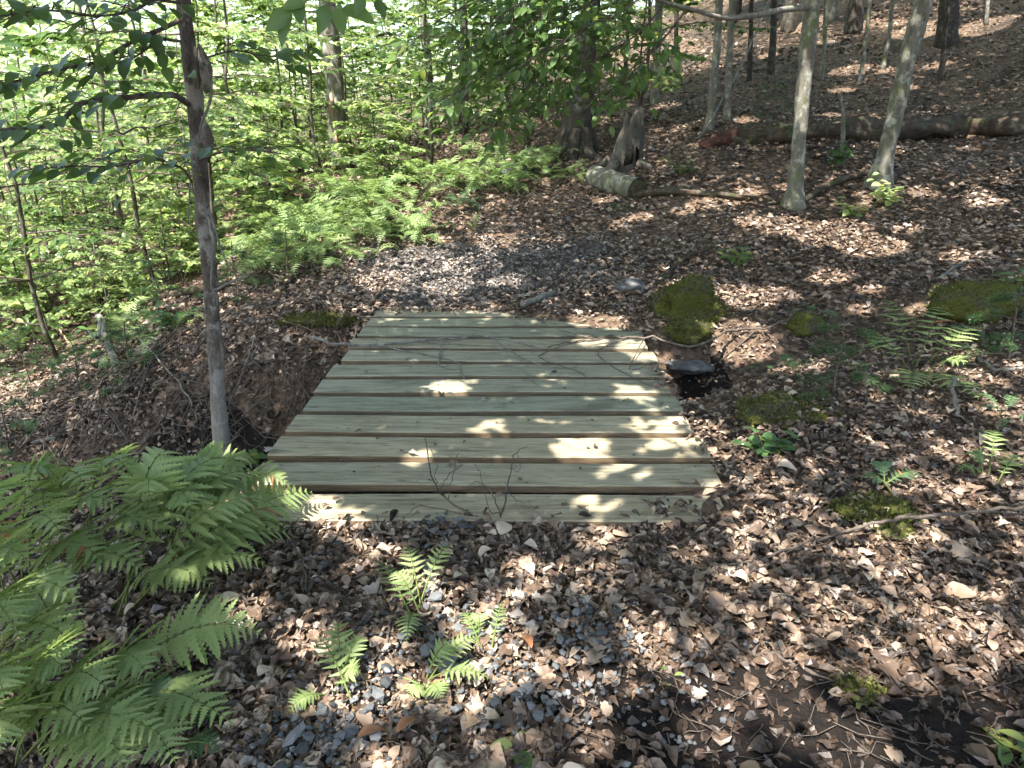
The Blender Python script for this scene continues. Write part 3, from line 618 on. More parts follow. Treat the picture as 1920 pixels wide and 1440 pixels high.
for ps, r_ in (([(392, 120), (396, 180), (376, 240), (368, 300), (366, 420)], .006), ([(398, 430), (402, 470), (398, 540), (430, 530), (470, 512)], .009), ([(396, 400), (412, 460), (428, 500)], .006), ([(352, 420), (356, 330), (340, 300)], .004)):
    path = smooth_path([at(a, b_, yL-.055-.01*i) for i, (a, b_) in enumerate(ps)], 16)-base; V, Qs, T = tube(path, np.linspace(r_, r_*.4, 16), 6, .1); bb = Bag(); bb.add(V, Qs, T); link('dead_side_stem', bb.mesh('dead_side_stem', M['grey_wood']), lt)
# its branches with single leaves
LF = [mesh('leaf', warp_leaf(LEAF_FINE, np.random.default_rng(i), .012)[0]*[1, .85, 1], LEAF_FINE[1], M['leaf'], np.full(len(LEAF_FINE[0]), (.15, .4, .55, .7, .85, .3)[i])) for i in range(6)]
def place_leaf(parent, base, p, d, nr, s, g, meshes=LF):
    o = link('leaf', meshes[int(g.integers(0, len(meshes)))], parent); Mx = frames(np.array([d]), np.array([nr]))[0]
    o.matrix_basis = Matrix([[*(Mx[0]*s), p[0]-base[0]], [*(Mx[1]*s), p[1]-base[1]], [*(Mx[2]*s), p[2]-base[2]], [0, 0, 0, 1]]); return o
BR = [([(353, 195), (320, 178), (230, 184), (150, 195), (110, 232), (60, 240), (-20, 246)], 2.9, 2.3, .012, 46),
      ([(345, 35), (290, 60), (235, 85), (190, 115), (120, 128), (40, 150), (-20, 160)], 3.0, 2.5, .009, 44),
      ([(340, 78), (300, 75), (270, 95), (235, 115), (170, 125)], 3.0, 2.7, .006, 24),
      ([(360, 342), (340, 316), (290, 300), (210, 312), (130, 312), (40, 320)], 3.0, 2.5, .006, 40),
      ([(335, 5), (290, 0), (250, 20), (180, 30), (90, 20), (0, 30)], 3.0, 2.2, .006, 44),
      ([(372, 300), (420, 285), (480, 282), (540, 290)], 3.0, 2.7, .005, 20),
      ([(380, 110), (440, 95), (500, 105), (570, 100)], 3.05, 3.1, .005, 26)]
g = np.random.default_rng(77); nlf = 0
for ps, y0, y1, r_, nl in BR:
    n = len(ps); P = smooth_path([at(a, b_, y0+(y1-y0)*i/(n-1)) for i, (a, b_) in enumerate(ps)], 24); tws = [(P-base, r_)]; pos = []
    for i in range(nl):
        q = int(23*(.12+.88*(i+.5)/nl)); d = norm(P[min(23, q+1)]-P[max(0, q-1)]); sd_ = np.cross([0, 0, 1.], d)*(1 if i % 2 else -1)
        l = g.uniform(.02, .24)*(1.2-q/30); e = P[q]+norm(d*.6+sd_+np.array([0, 0, g.normal(0, .25)]))*l
        if l > .06: tws.append((np.array([P[q], (P[q]+e)/2+[0, 0, .008], e])-base, .0022))
        place_leaf(lt, base, e, norm(d*.7+sd_*.8+np.array([0, 0, -.25])), norm([g.normal(0, .3), g.normal(0, .3), 1]), .07*g.lognormal(0, .2), g); nlf += 1
    link('branch', twigs_mesh('branch', tws, M['bark_twig'], 7), lt)
# the twig of big leaves hanging in at the top edge
hang = [at(338, -60, 3.1), at(430, -150, 2.6), at(560, -60, 2.0), at(640, -12, 1.75), at(720, -30, 1.75), at(800, -60, 1.8)]
link('branch', twigs_mesh('branch', [(smooth_path(hang, 24)-base, .006)], M['bark_twig'], 6), lt)
for (a, b_, a2, b2, s, nx_) in ((548, 18, 498, 55, .085, .4), (545, 22, 520, 80, .08, -.3), (556, 4, 565, 42, .06, .5), (612, 8, 602, 60, .075, .8), (635, 10, 640, 62, .095, -.2), (642, 12, 700, 35, .09, .3), (705, 0, 722, 28, .05, .4), (575, 0, 530, 10, .06, 0), (680, -8, 668, 30, .05, .2)):
    p, q = at(a, b_, 1.75), at(a2, b2, 1.72); L_ = np.linalg.norm(q-p); place_leaf(lt, base, p, q-p, norm([nx_, -.9, .35]), L_*1.02, g)

# back-left pale trunk
p0 = on(640, 322); yb = p0[1]
pts = [at(a, b_, yb) for a, b_ in ((642, 335), (638, 300), (632, 230), (627, 150), (620, 80), (613, 0), (606, -70))]; pts += up(pts[-2], pts[-1], 3, 5)
pt = tall_tree('pale_barked_tree', pts, [.21, .165, .15, .145, .14, .135, .13, .12, .1, .07], M['bark_pale'], 'pale grey broad trunk with a torn brown bark scar behind the ferns', 22, ([((-4.5, yb+2.5, 8.6), (2.4, 2.2, 1.1), 1200)],), .05, None, 18)
for (a, b_, h, wdt, m) in ((622, 196, .42, .055, 'split_wood'), (619, 197, .10, .05, 'bark_dark'), (631, 262, .5, .03, 'split_wood')):
    c = at(a, b_, yb-.13)-pts[0]; V, Qs, T = tube(np.array([c+[0, .0, -h/2], c+[0, -.02, 0], c+[0, 0, h/2]]), [.01, wdt, .012], 8, .15, 3); bb = Bag(); bb.add(V, Qs, T); link('bark_scar', bb.mesh('bark_scar', M[m]), pt)

# big dark trunk in the middle distance, and its mossy roots
p0 = on(1082, 285); yb = p0[1]
pts = [at(a, b_, yb) for a, b_ in ((1080, 296), (1080, 268), (1084, 232), (1088, 195), (1092, 150), (1098, 90), (1108, 0), (1115, -60))]; pts += up(pts[-2], pts[-1], 3, 5)
bt = tall_tree('dark_trunk_tree', pts, [.3, .23, .21, .19, .155, .13, .12, .12, .1, .08, .06], M['bark_dark'], 'thick dark trunk with flaring mossy base at the top of the fern bank', 23, (BLOBS['dark']+[((.4, yb+1, 7.), (2.4, 2.2, .8), 2000)],), .09, None, 18, nb=0)
for i, (dx, dy) in enumerate(((-.42, -.3), (.3, -.45), (.5, -.1), (-.1, -.55), (-.5, .1))):
    b0 = pts[0]; e = np.array([b0[0]+dx, b0[1]+dy, tz(b0[0]+dx, b0[1]+dy)-.02]); path = smooth_path([b0+[dx*.25, dy*.25, .35], (b0+e)/2+[0, 0, .09], e], 9)-b0; V, Qs, T = tube(path, np.linspace(.11, .035, 9), 8, .12, i); bb = Bag(); bb.add(V, Qs, T); link('root', bb.mesh('root', M['bark_dark']), bt)
V, Qs, T = tube(smooth_path([at(1050, 292, yb-.3), at(1052, 265, yb-.32), at(1060, 240, yb-.25)], 8)-pts[0], .03, 6, .15); bb = Bag(); bb.add(V, Qs, T); link('bark_slab', bb.mesh('bark_slab', M['bark_dark']), bt)

# hillside trees
def base_pts(pix, y): return [at(a, b_, y) for a, b_ in pix]
p0 = on(1490, 385); yb = p0[1]
pts = base_pts([(1487, 392), (1491, 350), (1496, 290), (1502, 220), (1508, 150), (1516, 70), (1524, 0), (1530, -70)], yb); pts += up(pts[-2], pts[-1], 3, 4.5)
ht = tall_tree('lichen_tree', pts, [.14, .074, .064, .065, .067, .07, .069, .066, .06, .05, .04], M['bark_pale'], 'upright lichen-spotted trunk on the slope, left of the leaning tree', 24, (BLOBS['lichen'],), .06, None, 16, nb=0)
# bare limb and drooping leafy branches reaching to the left
lb = pts[0]; gg = np.random.default_rng(9)
limb = smooth_path([at(1522, 14, yb), at(1470, 18, yb-.3), at(1420, 28, yb-.6), at(1360, 34, yb-.9), at(1300, 18, yb-1.1), at(1235, 0, yb-1.3), at(1190, -30, yb-1.4)], 20); tws = [(limb-lb, .028)]
link('branch', twigs_mesh('branch', tws, M['grey_wood'], 8), ht)
DR = [([(1250, 0), (1200, 60), (1120, 110), (1040, 165), (980, 215)], 46), ([(1210, -10), (1150, 30), (1080, 60), (1000, 110), (930, 150)], 40), ([(1180, -20), (1100, 0), (1020, 30), (950, 60), (880, 90)], 40),
      ([(1290, 15), (1230, 90), (1170, 150), (1110, 190)], 30), ([(1100, -30), (1020, -10), (940, 30), (860, 130)], 40), ([(1120, 60), (1050, 110), (990, 160), (930, 230), (900, 250)], 36), ([(1060, 60), (960, 100), (880, 160), (820, 190)], 40), ([(1000, -40), (900, 0), (820, 40), (740, 110)], 14), ([(1150, -20), (1060, 30), (960, 60), (850, 80)], 14)]
DRX = []
for ps, nl in DR:
    n = len(ps); y0 = yb-1.3+gg.uniform(-.2, .2); P = smooth_path([at(a, b_, y0-.15*i) for i, (a, b_) in enumerate(ps)], 22); tws = [(P-lb, .008)]
    for i in range(nl):
        q = int(21*(.15+.85*(i+.5)/nl)); d = norm(P[min(21, q+1)]-P[max(0, q-1)]); sd_ = np.cross([0, 0, 1.], d)*(1 if i % 2 else -1); l = gg.uniform(.05, .42)*(1.25-q/26)
        e = P[q]+norm(d*.6+sd_+np.array([0, 0, gg.normal(-.1, .3)]))*l; tws.append((np.array([P[q], (P[q]+e)/2, e])-lb, .003))
        place_leaf(ht, lb, e, norm(d*.6+sd_*.7+np.array([0, 0, -.3])), norm([gg.normal(0, .35), gg.normal(-.25, .3), 1]), .088*gg.lognormal(0, .2), gg)
    link('branch', twigs_mesh('branch', tws, M['bark_twig'], 6), ht)
    ex = 150; qi = gg.integers(4, 22, ex); dd_ = gg.normal(0, 1, (ex, 3)); pe = P[qi]+norm(dd_)*gg.uniform(.05, .5, (ex, 1))*[1, 1, .45]+[0, .25, 0]; DRX.append((pe-lb, frames(dd_*[1, 1, .3]+[-.6, 0, -.4], norm(np.array([0, -.2, 1.])+gg.normal(0, .35, (ex, 3)))), .085*gg.lognormal(0, .2, ex)))
link('foliage', leaves_mesh('foliage', DRX, M['leaf'], LEAF, 3), ht)['kind'] = 'stuff'
p0 = on(1650, 350); yb = p0[1]
pts = base_pts([(1645, 362), (1656, 310), (1670, 250), (1686, 180), (1702, 110), (1722, 40), (1735, -10), (1750, -70)], yb); pts += up(pts[-2], pts[-1], 3, 4.5)
tall_tree('leaning_tree', pts, [.165, .09, .078, .077, .077, .08, .083, .08, .07, .06, .045], M['bark_pale'], 'stout grey trunk leaning right on the slope behind the bright seedling', 25, (BLOBS['leaning'],), .06, None, 16, nb=0)
for i, (pix, rr, lab) in enumerate((([(1328, 245), (1333, 215), (1338, 150), (1345, 80), (1350, -30)], .052, 'left stem of the two slim pale saplings behind the red rotten log end'), ([(1362, 228), (1364, 190), (1367, 120), (1370, 60), (1374, -30)], .042, 'right and thinner stem of the two slim pale saplings upslope'))):
    p0 = on(*pix[0]); pts = base_pts(pix, p0[1]); pts += up(pts[-2], pts[-1], 2, 3); tall_tree('slim_tree', pts, [rr*1.5, rr, rr, rr*.95, rr*.9, rr*.7, rr*.4], M['bark_pale'], lab, 60+i, ([((3.2+i, p0[1]+.2, 5.6), (1.2, 1.2, .7), 700)],), .04, 'slim saplings on the hillside', 10)
THIN = [([(1580, 285), (1581, 230), (1578, 180)], .022, 'short dead stake standing in front of the fallen log', 'wooden_stake'), ([(1612, 155), (1620, 100), (1632, 0), (1638, -40)], .03, 'thin stem between the lichen tree and leaning tree', 'slim_tree'),
        ([(1655, 130), (1668, 60), (1676, -30)], .035, 'thin stem just left of the leaning trunk\'s top', 'slim_tree'), ([(1762, 150), (1770, 80), (1782, 0), (1786, -40)], .025, 'thin pale stem in front of the dark trunk on the hilltop', 'slim_tree'),
        ([(1775, 85), (1778, 30), (1782, -30)], .17, 'dark broad trunk high on the slope beside sunny leaves', 'slope_tree'), ([(1228, 195), (1231, 120), (1236, 0), (1238, -40)], .07, 'grey stem upslope of the jagged stump', 'slope_tree'),
        ([(1270, 140), (1268, 60), (1270, -30)], .05, 'dark stem left of the slim pale pair', 'slope_tree'), ([(1168, 180), (1175, 100), (1180, -20)], .04, 'thin stem right of the dark flaring trunk', 'slim_tree'), ([(1540, 150), (1546, 80), (1550, -30)], .035, 'thin stem just right of the lichen trunk', 'slim_tree'),
        ([(1445, 140), (1450, 60), (1452, -30)], .06, 'dark stem between the pale pair and the lichen trunk', 'slope_tree'), ([(1405, 150), (1408, 60), (1410, -30)], .04, 'dark thin stem right of the slim pale pair', 'slope_tree'), ([(1600, 60), (1604, 0), (1606, -40)], .16, 'dark broad trunk far upslope near the picture\'s top edge', 'slope_tree'),
        ([(1480, 60), (1484, 0), (1486, -30)], .1, 'dark trunk far upslope left of the lichen tree', 'slope_tree'), ([(1850, 45), (1856, -30)], .03, 'thin stem at the top of the hill by the corner', 'slim_tree'), ([(955, 240), (962, 120), (966, -30)], .07, 'grey stem in the undergrowth left of the dark trunk', 'slope_tree'),
        ([(800, 280), (806, 150), (790, 0), (784, -40)], .06, 'forked pale stem in the undergrowth above the ferns', 'slope_tree'), ([(868, 250), (872, 120), (866, -30)], .08, 'dark stem deep in the undergrowth above the fern bank', 'slope_tree'), ([(540, 250), (532, 160), (528, -30)], .06, 'white slim birch stem in the bright undergrowth', 'slope_tree')]
for i, (pix, rr, lab, nm) in enumerate(THIN):
    p0 = on(*pix[0]); pts = base_pts(pix, p0[1]); pts[0][2] -= .05
    if nm != 'wooden_stake': pts += up(pts[-2], pts[-1], 2, 4)
    t_ = tall_tree(nm, pts, [rr*1.3]+[rr]*(len(pts)-2)+[rr*.6], M['bark_pale'] if rr < .08 and 'dark' not in lab else M['bark_dark'], lab, 70+i, None if nm == 'wooden_stake' else ([((pts[-1][0], pts[-1][1], pts[-1][2]), (1.9, 1.9, .8), 800)],), .05, 'thin trees up the slope', 9)
    if nm == 'wooden_stake': t_['category'] = 'stick'; del t_['group']
_g = np.random.default_rng(55)
for i in range(16):
    ty = _g.uniform(15.5, 25); tx = _g.uniform(.1, .75)*ty; zb = tz(tx, ty); rr = _g.uniform(.05, .14); ln = _g.normal(0, .15, 2)
    side = 'above the pale pair' if tx/ty < .35 else 'above the lichen tree' if tx/ty < .5 else 'above the leaning tree'
    tall_tree('slope_tree', [np.array([tx, ty, zb-.1]), np.array([tx+ln[0], ty, zb+2.2]), np.array([tx+ln[0]*2, ty+ln[1], zb+4.4]), np.array([tx+ln[0]*3, ty+ln[1]*2, zb+6.4])], [rr*1.3, rr, rr*.9, rr*.6], M['bark_dark'] if i % 3 else M['bark_pale'], 'dark far tree on the hilltop '+side if i % 3 else 'pale far tree on the hilltop '+side, 620+i, ([((tx-1.2, ty-1.6, zb+5.6), (2.6, 2.4, .8), 2600)],), .05, 'far trees on the hilltop', 9)
# unseen trees added outside the frame so their crowns shade the bridge
OL = ['added shade tree just behind the viewer at the left', 'added shade tree straight behind the viewer', 'added shade tree behind the viewer at the right', 'added shade tree beyond the right picture edge near the bridge', 'added shade tree beyond the right edge, halfway up the slope', 'added shade tree beyond the right edge, high on the slope', 'added shade tree beyond the left picture edge', 'added shade tree over the brow of the slope at far right']
for i, (bx, by) in enumerate(OUT):
    if not BLOBS[i]: continue
    zb = tz(bx, by); tall_tree('added_shade_tree', [np.array([bx, by, zb-.1]), np.array([bx*.99, by, zb+1.6]), np.array([bx*.96, by+.2, zb+3.2]), np.array([bx*.93, by+.3, zb+4.6])], [.16, .12, .1, .06], M['bark_beech'], OL[i], 200+i, (BLOBS[i],), .05, 'unseen trees added for shade', 12, nb=0)
tall_tree('added_shade_tree', [np.array([-2.9, -.6, tz(-2.9, -.6)-.1]), np.array([-2.8, -.5, 1.2]), np.array([-1.9, .2, 2.6]), np.array([-.4, 1.3, 3.2])], [.07, .06, .04, .02], M['bark_beech'], 'added low tree behind the viewer, put in to dapple the bridge', 260, ([((-.35, 1.3, 3.2), (1.1, 1.0, .35), 380)], .1, False), .05, 'unseen trees added for shade', 10)  # low crown added out of view for crisp dapples on the deck
tall_tree('added_shade_tree', [np.array([3.4, -.9, tz(3.4, -.9)-.1]), np.array([3.3, -.8, 1.4]), np.array([2.3, .0, 2.7]), np.array([.9, .4, 3.3])], [.07, .06, .04, .02], M['bark_beech'], 'added low tree behind the viewer, put in to dapple the near leaves', 261, ([((.6, .2, 3.2), (1.2, .9, .35), 180)], .1, False), .05, 'unseen trees added for shade', 10)  # second unseen crown added to break up sun on the near leaves
# understory saplings
g = np.random.default_rng(31); spots = []
def far_enough(p, d): return all((p[0]-q[0])**2+(p[1]-q[1])**2 > d*d for q in spots)
tries = 0
while len(spots) < 100 and tries < 6000:
    tries += 1
    y = g.uniform(6.5, 21); x = g.uniform(-.95*y, -.02*y) if g.uniform() < .8 else g.uniform(-.3*y, .18*y)
    px = 960+F*x/(y*1.03); 
    if (x > -2.6 and y < 10.5) or (px > 560 and px < 760 and y < 12) or not far_enough((x, y), .85): continue
    spots.append((x, y)); c = px > 720
    pr = SHADY[int(g.integers(0, 3))] if g.uniform() < (.7 if c else .22) else SUN_TINTED[int(g.integers(0, 4))]  # darker-leaved saplings towards the middle, sun-tinted ones to the left
    wh = ('at the left picture edge' if px < 120 else 'between picture edge and knotty tree' if px < 290 else 'straight behind the knotty tree' if px < 450 else 'between knotty tree and pale trunk' if px < 600 else 'around the pale trunk' if px < 760 else 'between pale trunk and thick dark trunk'); dp = 'nearest leafy sapling row' if y < 9.5 else 'leafy sapling farther back' if y < 14.5 else 'leafy sapling far back'
    plant_tree('understory_sapling', pr, (x, y, tz(x, y)-.03), g.uniform(0, 6.28), g.uniform(.8, 1.35), dp.replace(' row', '')+' in the undergrowth '+wh, 'sapling', dp+' '+wh)
for (px, py, k, sc, lab) in ((150, 600, 1, .75, 'thin dark-stemmed sapling left of the knotty tree, tallest of three'), (60, 640, 0, .8, 'thin dark-stemmed sapling at the left picture edge'), (205, 590, 0, .7, 'thin dark-stemmed sapling closest to the knotty tree'), (1050, 262, 1, .8, 'leafy sapling half hiding the thick dark trunk'), (990, 280, 0, .8, 'leafy sapling left of the thick dark trunk')):
    p = on(px, py); plant_tree('understory_sapling', SHADY[k], p-np.array([0, 0, .03]), px*.1, sc, lab, 'sapling', None)
for i in range(60):
    y = g.uniform(6.9, 12.5); x = g.uniform(-.85*y, -.12*y)
    if (x > -2.6 and y < 9): continue
    plant_tree('leafy_seedling', LOWB[i % 2], (x, y, tz(x, y)-.02), g.uniform(0, 6), g.uniform(.7, 1.2), 'low leafy seedling %s, %s' % (('among sunny undergrowth left of the knotty tree' if x/y < -.45 else 'among sunny undergrowth behind the knotty tree' if x/y < -.33 else 'among sunny undergrowth just right of the knotty tree'), 'close by' if y < 8.5 else 'farther off'), 'seedling', 'low seedlings %s, %s' % ('left of the knotty tree' if x/y < -.45 else 'behind the knotty tree' if x/y < -.33 else 'right of the knotty tree', 'close by' if y < 8.5 else 'farther off'))
# far woods
n = 210000; g = np.random.default_rng(4); th = g.uniform(-1.15, 1.0, n)-.12*g.uniform(0, 1, n); rr = np.where(th < .02, g.uniform(15, 42, n), g.uniform(24, 44, n)); x = rr*np.sin(th); y = rr*np.cos(th); z0 = terrain(x, y); z = z0+np.where(g.uniform(0, 1, n) < .82, g.uniform(0, 6.5, n), g.uniform(5, 12, n))
cl = np.sin(x*1.1+z*.7)*np.sin(y*.9-z*1.1)+.5*np.sin(x*2.3-z*2.1); keep = (cl+g.normal(0, .35, n) > -.35) & ~((x > 6) & (z-z0 < 3)); pos = np.stack([x, y, z], -1)[keep]; n = len(pos); a = g.uniform(0, 6.28, n)
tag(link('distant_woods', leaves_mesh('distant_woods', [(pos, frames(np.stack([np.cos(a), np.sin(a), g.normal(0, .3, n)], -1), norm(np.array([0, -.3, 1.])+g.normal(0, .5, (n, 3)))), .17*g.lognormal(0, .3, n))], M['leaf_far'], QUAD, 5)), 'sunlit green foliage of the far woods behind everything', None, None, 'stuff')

# ------------------------------------------------------------------ ferns
def pinna(n=9, seed=0):
    """toothed leaflet of unit length along +x"""
    g = np.random.default_rng(seed); V = [(0, 0, 0)]; T = []; cur = g.uniform(-.25, -.05); 
    for i in range(1, n):
        s = i/n; h = .185*(1-s**2.4)*(.75+.25*math.sin(math.pi*min(1, s*2.5)))+.012; z = cur*s*s
        V += [(s, 0, z-.012), (s+.035, h, z+.02), (s+.035, -h, z+.02), (s+.062, h*.42, z), (s+.062, -h*.42, z)]
    V.append((1.02, 0, cur)); e = len(V)-1
    T += [(0, 1, 2), (0, 3, 1)]
    for i in range(n-1):
        a = 1+5*i; b2 = 1+5*(i+1) if i < n-2 else e
        T += [(a, a+4-1, a+1), (a, a+2, a+4), (a, b2, a+3), (a, a+4, b2)]
        if i < n-2: T += [(b2, b2+1, a+3), (b2, a+4, b2+2)]
    return np.array(V, float), np.array(T)
PIN = [pinna(8, i) for i in range(4)]
def frond_curve(base, tip, arch, n=26):
    base, tip = np.array(base, float), np.array(tip, float); c = base*.42+tip*.58; c[2] = max(base[2], tip[2])+arch; t = np.linspace(0, 1, n)[:, None]
    return (1-t)**2*base+2*t*(1-t)*c+t*t*tip
def pinna_slots(P, npair, L, nrm_hint=(0, 0, 1), sweep=.35, g=None):
    out = []; n = len(P)
    for i in range(npair):
        f = .24+.76*(i+.3)/npair; q = f*(n-1); a = min(n-2, int(q)); p = P[a]+(P[a+1]-P[a])*(q-a); d = norm(P[a+1]-P[a]); sd_ = norm(np.cross(np.array(nrm_hint, float), d)); nr = np.cross(d, sd_)
        u = (f-.24)/.76; l = L*(.45+.55*min(1, u/.3))*(1-max(0, (u-.3)/.7)**1.35*.93)
        for s in (1, -1):
            dv = norm(sd_*s+d*(sweep+.35*u+g.normal(0, .06))+nr*g.normal(.06, .14)); out.append((p, dv, norm(nr+s*sd_*-.1+g.normal(0, .07, 3)), l*g.uniform(.93, 1.05)))
    return out
PINM = {}
def pin_meshes(mk):
    if mk not in PINM: PINM[mk] = [mesh('pinna', PIN[i % 4][0], PIN[i % 4][1], M[mk], np.full(len(PIN[i % 4][0]), (.3, .5, .65, .85, .45, .15)[i])) for i in range(6)]
    return PINM[mk]
BROWN = [mesh('pinna', PIN[0][0]*[1, .7, 2.2], PIN[0][1], M['dead_orange'], np.full(len(PIN[0][0]), .4))]
def big_fern(name, base, fronds, mk, label, seed, pair=20, L=.085):
    base = np.array(base, float); o = empty(name, base); tag(o, label, 'fern'); g = np.random.default_rng(seed); ms = pin_meshes(mk)
    for (tip, arch, sc, hint) in fronds:
        b0 = np.zeros(3)+np.array([g.normal(0, .025), g.normal(0, .025), 0]); P = frond_curve(b0, np.array(tip)-base, arch); V, Qs, T = tube(P, np.linspace(.0032, .0009, len(P)), 5); bb = Bag(); bb.add(V, Qs, T); fr = link('frond', bb.mesh('frond', M['stem']), o)
        fb = int(g.integers(0, 6)); old_ = g.uniform() < .3
        for (p, dv, nr, l) in pinna_slots(P, pair, L*sc, hint, .3, g):
            c = link('pinna', BROWN[0] if g.uniform() < (.02 if old_ else .004) else ms[(fb+int(g.integers(0, 2))) % 6], fr); Mx = frames(np.array([dv]), np.array([nr]))[0]
            c.matrix_basis = Matrix([[*(Mx[0]*l), p[0]], [*(Mx[1]*l), p[1]], [*(Mx[2]*l), p[2]], [0, 0, 0, 1]])
    return o
def merged_frond(seed, L, npair, pl, mk, arch=.35, droop=.1):
    g = np.random.default_rng(seed); P = frond_curve((0, 0, 0), (L*.85, 0, L*droop), L*arch, 18); b = Bag(); V, Qs, T = tube(P, np.linspace(.004, .001, 18), 4); b.add(V, Qs, T, .3)
    tv, tf = pinna(5, seed)
    for (p, dv, nr, l) in pinna_slots(P, npair, pl, (0, 0, 1), .3, g):
        Mx = frames(np.array([dv]), np.array([nr]))[0]; b.add((tv*l)@Mx.T+p, None, tf, g.uniform(.2, 1))
    return b.mesh('frond', M[mk])
def small_fern(name, loc, protos, nf, sc, label, group, seed, a0=0, a1=6.28, tilt=(-.25, .35)):
    g = np.random.default_rng(seed); o = empty(name, loc); o.scale = (sc,)*3; tag(o, label, 'fern', group)
    for i in range(nf):
        c = link('frond', protos[int(g.integers(0, len(protos)))], o); c.rotation_euler = (g.normal(0, .2), -g.uniform(*tilt), a0+(a1-a0)*(i+g.uniform(.1, .9))/nf); s = g.uniform(.7, 1.1); c.scale = (s, s, s)
    return o
UPV = (0, 0, 1)
FERNS = [((190, 1330), ((492, 1190, .10, .14, (.25, -.3, 1)), (440, 1360, .02, .12), (230, 1440, .08, .12), (0, 1400, .12, .12), (330, 1430, .0, .10), (60, 1130, .22, .16), (280, 1270, .1, .16)), 'lowest foreground fern with one long frond arching right over the leaves'),
 ((235, 1160), ((575, 955, .10, .17), (500, 890, .2, .18), (440, 862, .26, .16), (555, 1005, .06, .16), (330, 850, .32, .14), (500, 1060, .06, .16), (400, 1100, .05, .15), (520, 950, .16, .2)), 'wide foreground fern whose fronds lap the bridge\'s front left corner'),
 ((330, 1060), ((590, 925, .06, .12, (.75, .5, .35)), (545, 985, .03, .1, (.75, .5, .4)), (470, 920, .16, .16), (400, 900, .24, .16), (280, 930, .28, .16), (360, 960, .2, .2)), 'foreground fern with a bluish frond standing over the front plank'),
 ((60, 1180), ((110, 898, .36, .2), (230, 960, .28, .2), (0, 950, .38, .18), (330, 1000, .2, .2), (200, 1060, .2, .2), (-60, 1060, .34, .18), (120, 1010, .32, .2), (280, 1080, .16, .2)), 'tall foreground fern rising at the left picture edge'),
 ((-20, 1310), ((150, 1130, .28, .2), (60, 1060, .36, .2), (160, 1230, .2, .18), (-60, 1150, .38, .2), (110, 1310, .14, .16), (40, 1200, .3, .2)), 'foreground fern partly cut off by the lower left picture edge'),
 ((140, 1040), ((250, 895, .32, .16), (170, 925, .34, .16), (40, 915, .36, .16), (340, 935, .24, .18), (420, 1000, .14, .2), (90, 985, .3, .16)), 'upright foreground fern in front of the left bank'),
 ((70, 1420), ((210, 1300, .15, .16), (310, 1385, .08, .14), (120, 1260, .22, .16), (10, 1310, .26, .16), (250, 1435, .06, .12), (-20, 1430, .2, .14), (170, 1370, .12, .16)), 'fern at the very bottom left corner, darkest of the foreground ferns'),
 ((390, 1000), ((480, 868, .18, .14), (545, 912, .12, .14), (480, 985, .09, .14), (370, 872, .22, .14), (440, 1030, .06, .14)), 'fern with toothed fronds just below the knotty tree\'s foot')]
for i, (bp, tips, lab) in enumerate(FERNS):
    big_fern('fern', on(*bp), [(atz(q[0], q[1], q[2]), q[3], 1.15, q[4] if len(q) > 4 else UPV) for q in tips], 'fern', lab, i+1, 15, .104)
def mini(px, py, tips, mk, lab, seed, L=.045):
    big_fern('fern', on(px, py), [(on(a, b_, z), .05, 1., UPV) for a, b_, z in tips], mk, lab, seed, 10, L)
mini(790, 1180, ((765, 1075, .1), (850, 1085, .12), (705, 1068, .04), (765, 1240, .05), (740, 1130, .1)), 'fern', 'small fern growing above the gravel in the middle foreground', 11)
mini(790, 1300, ((920, 1310, .06), (850, 1260, .08), (770, 1330, .03), (900, 1250, .08), (830, 1340, .04)), 'fern', 'small spreading fern beside the gravel near the bottom edge', 12)
mini(650, 1310, ((600, 1240, .08), (690, 1250, .08), (545, 1365, .03), (640, 1225, .1), (680, 1300, .06)), 'fern', 'small fern with a dry leaf caught on it, left of the gravel', 13)
mini(905, 1240, ((945, 1170, .07), (865, 1180, .05), (900, 1190, .06)), 'fern_lime', 'tiny yellow-green fern lit by the sun in the foreground', 14, .03)
mini(1720, 700, ((1610, 650, .12), (1800, 720, .1), (1830, 770, .05), (1760, 620, .16), (1650, 600, .14), (1830, 650, .12), (1700, 760, .06)), 'fern', 'large dark fern on the slope right of the bridge', 15, .11)
mini(1860, 905, ((1790, 905, .05), (1850, 850, .1), (1900, 880, .06), (1810, 880, .07)), 'fern_lime', 'bright small fern at the right picture edge', 16, .05)
mini(1660, 930, ((1610, 915, .04), (1720, 915, .05), (1640, 900, .06)), 'fern_dark', 'small fern on the mossy mound at right', 17, .05)
mini(330, 1400, ((440, 1340, .05), (300, 1340, .1), (420, 1440, .03)), 'fern_dark', 'dark low fern in the shade under the foreground fronds', 18, .05)
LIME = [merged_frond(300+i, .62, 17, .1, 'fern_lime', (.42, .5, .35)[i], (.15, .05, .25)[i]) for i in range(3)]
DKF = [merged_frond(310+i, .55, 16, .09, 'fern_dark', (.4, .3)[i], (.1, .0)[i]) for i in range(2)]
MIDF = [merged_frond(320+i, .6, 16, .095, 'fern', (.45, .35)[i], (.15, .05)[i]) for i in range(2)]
g = np.random.default_rng(61)
def fern_patch(n, x0, x1, y0, y1, protos, sc, lab, grp, seed0):
    for i in range(n):
        px, py = g.uniform(x0, x1), g.uniform(y0, y1); p = on(px, py); wh = ('far left' if px < x0+(x1-x0)*.25 else 'left half' if px < x0+(x1-x0)*.5 else 'right half' if px < x0+(x1-x0)*.75 else 'far right') if n > 9 else ''; bk = (' back row' if py < (y0+y1)/2 else ' front row') if n > 9 else ''
        small_fern('fern', p-np.array([0, 0, .02]), protos, 6, sc*g.uniform(.75, 1.2), lab+(', '+wh+bk if wh else ''), grp+' '+wh+bk, seed0+i)
fern_patch(26, 440, 790, 385, 455, LIME, .95, 'lime-green fern in the patch left of the path', 'lime ferns left of the path', 400)
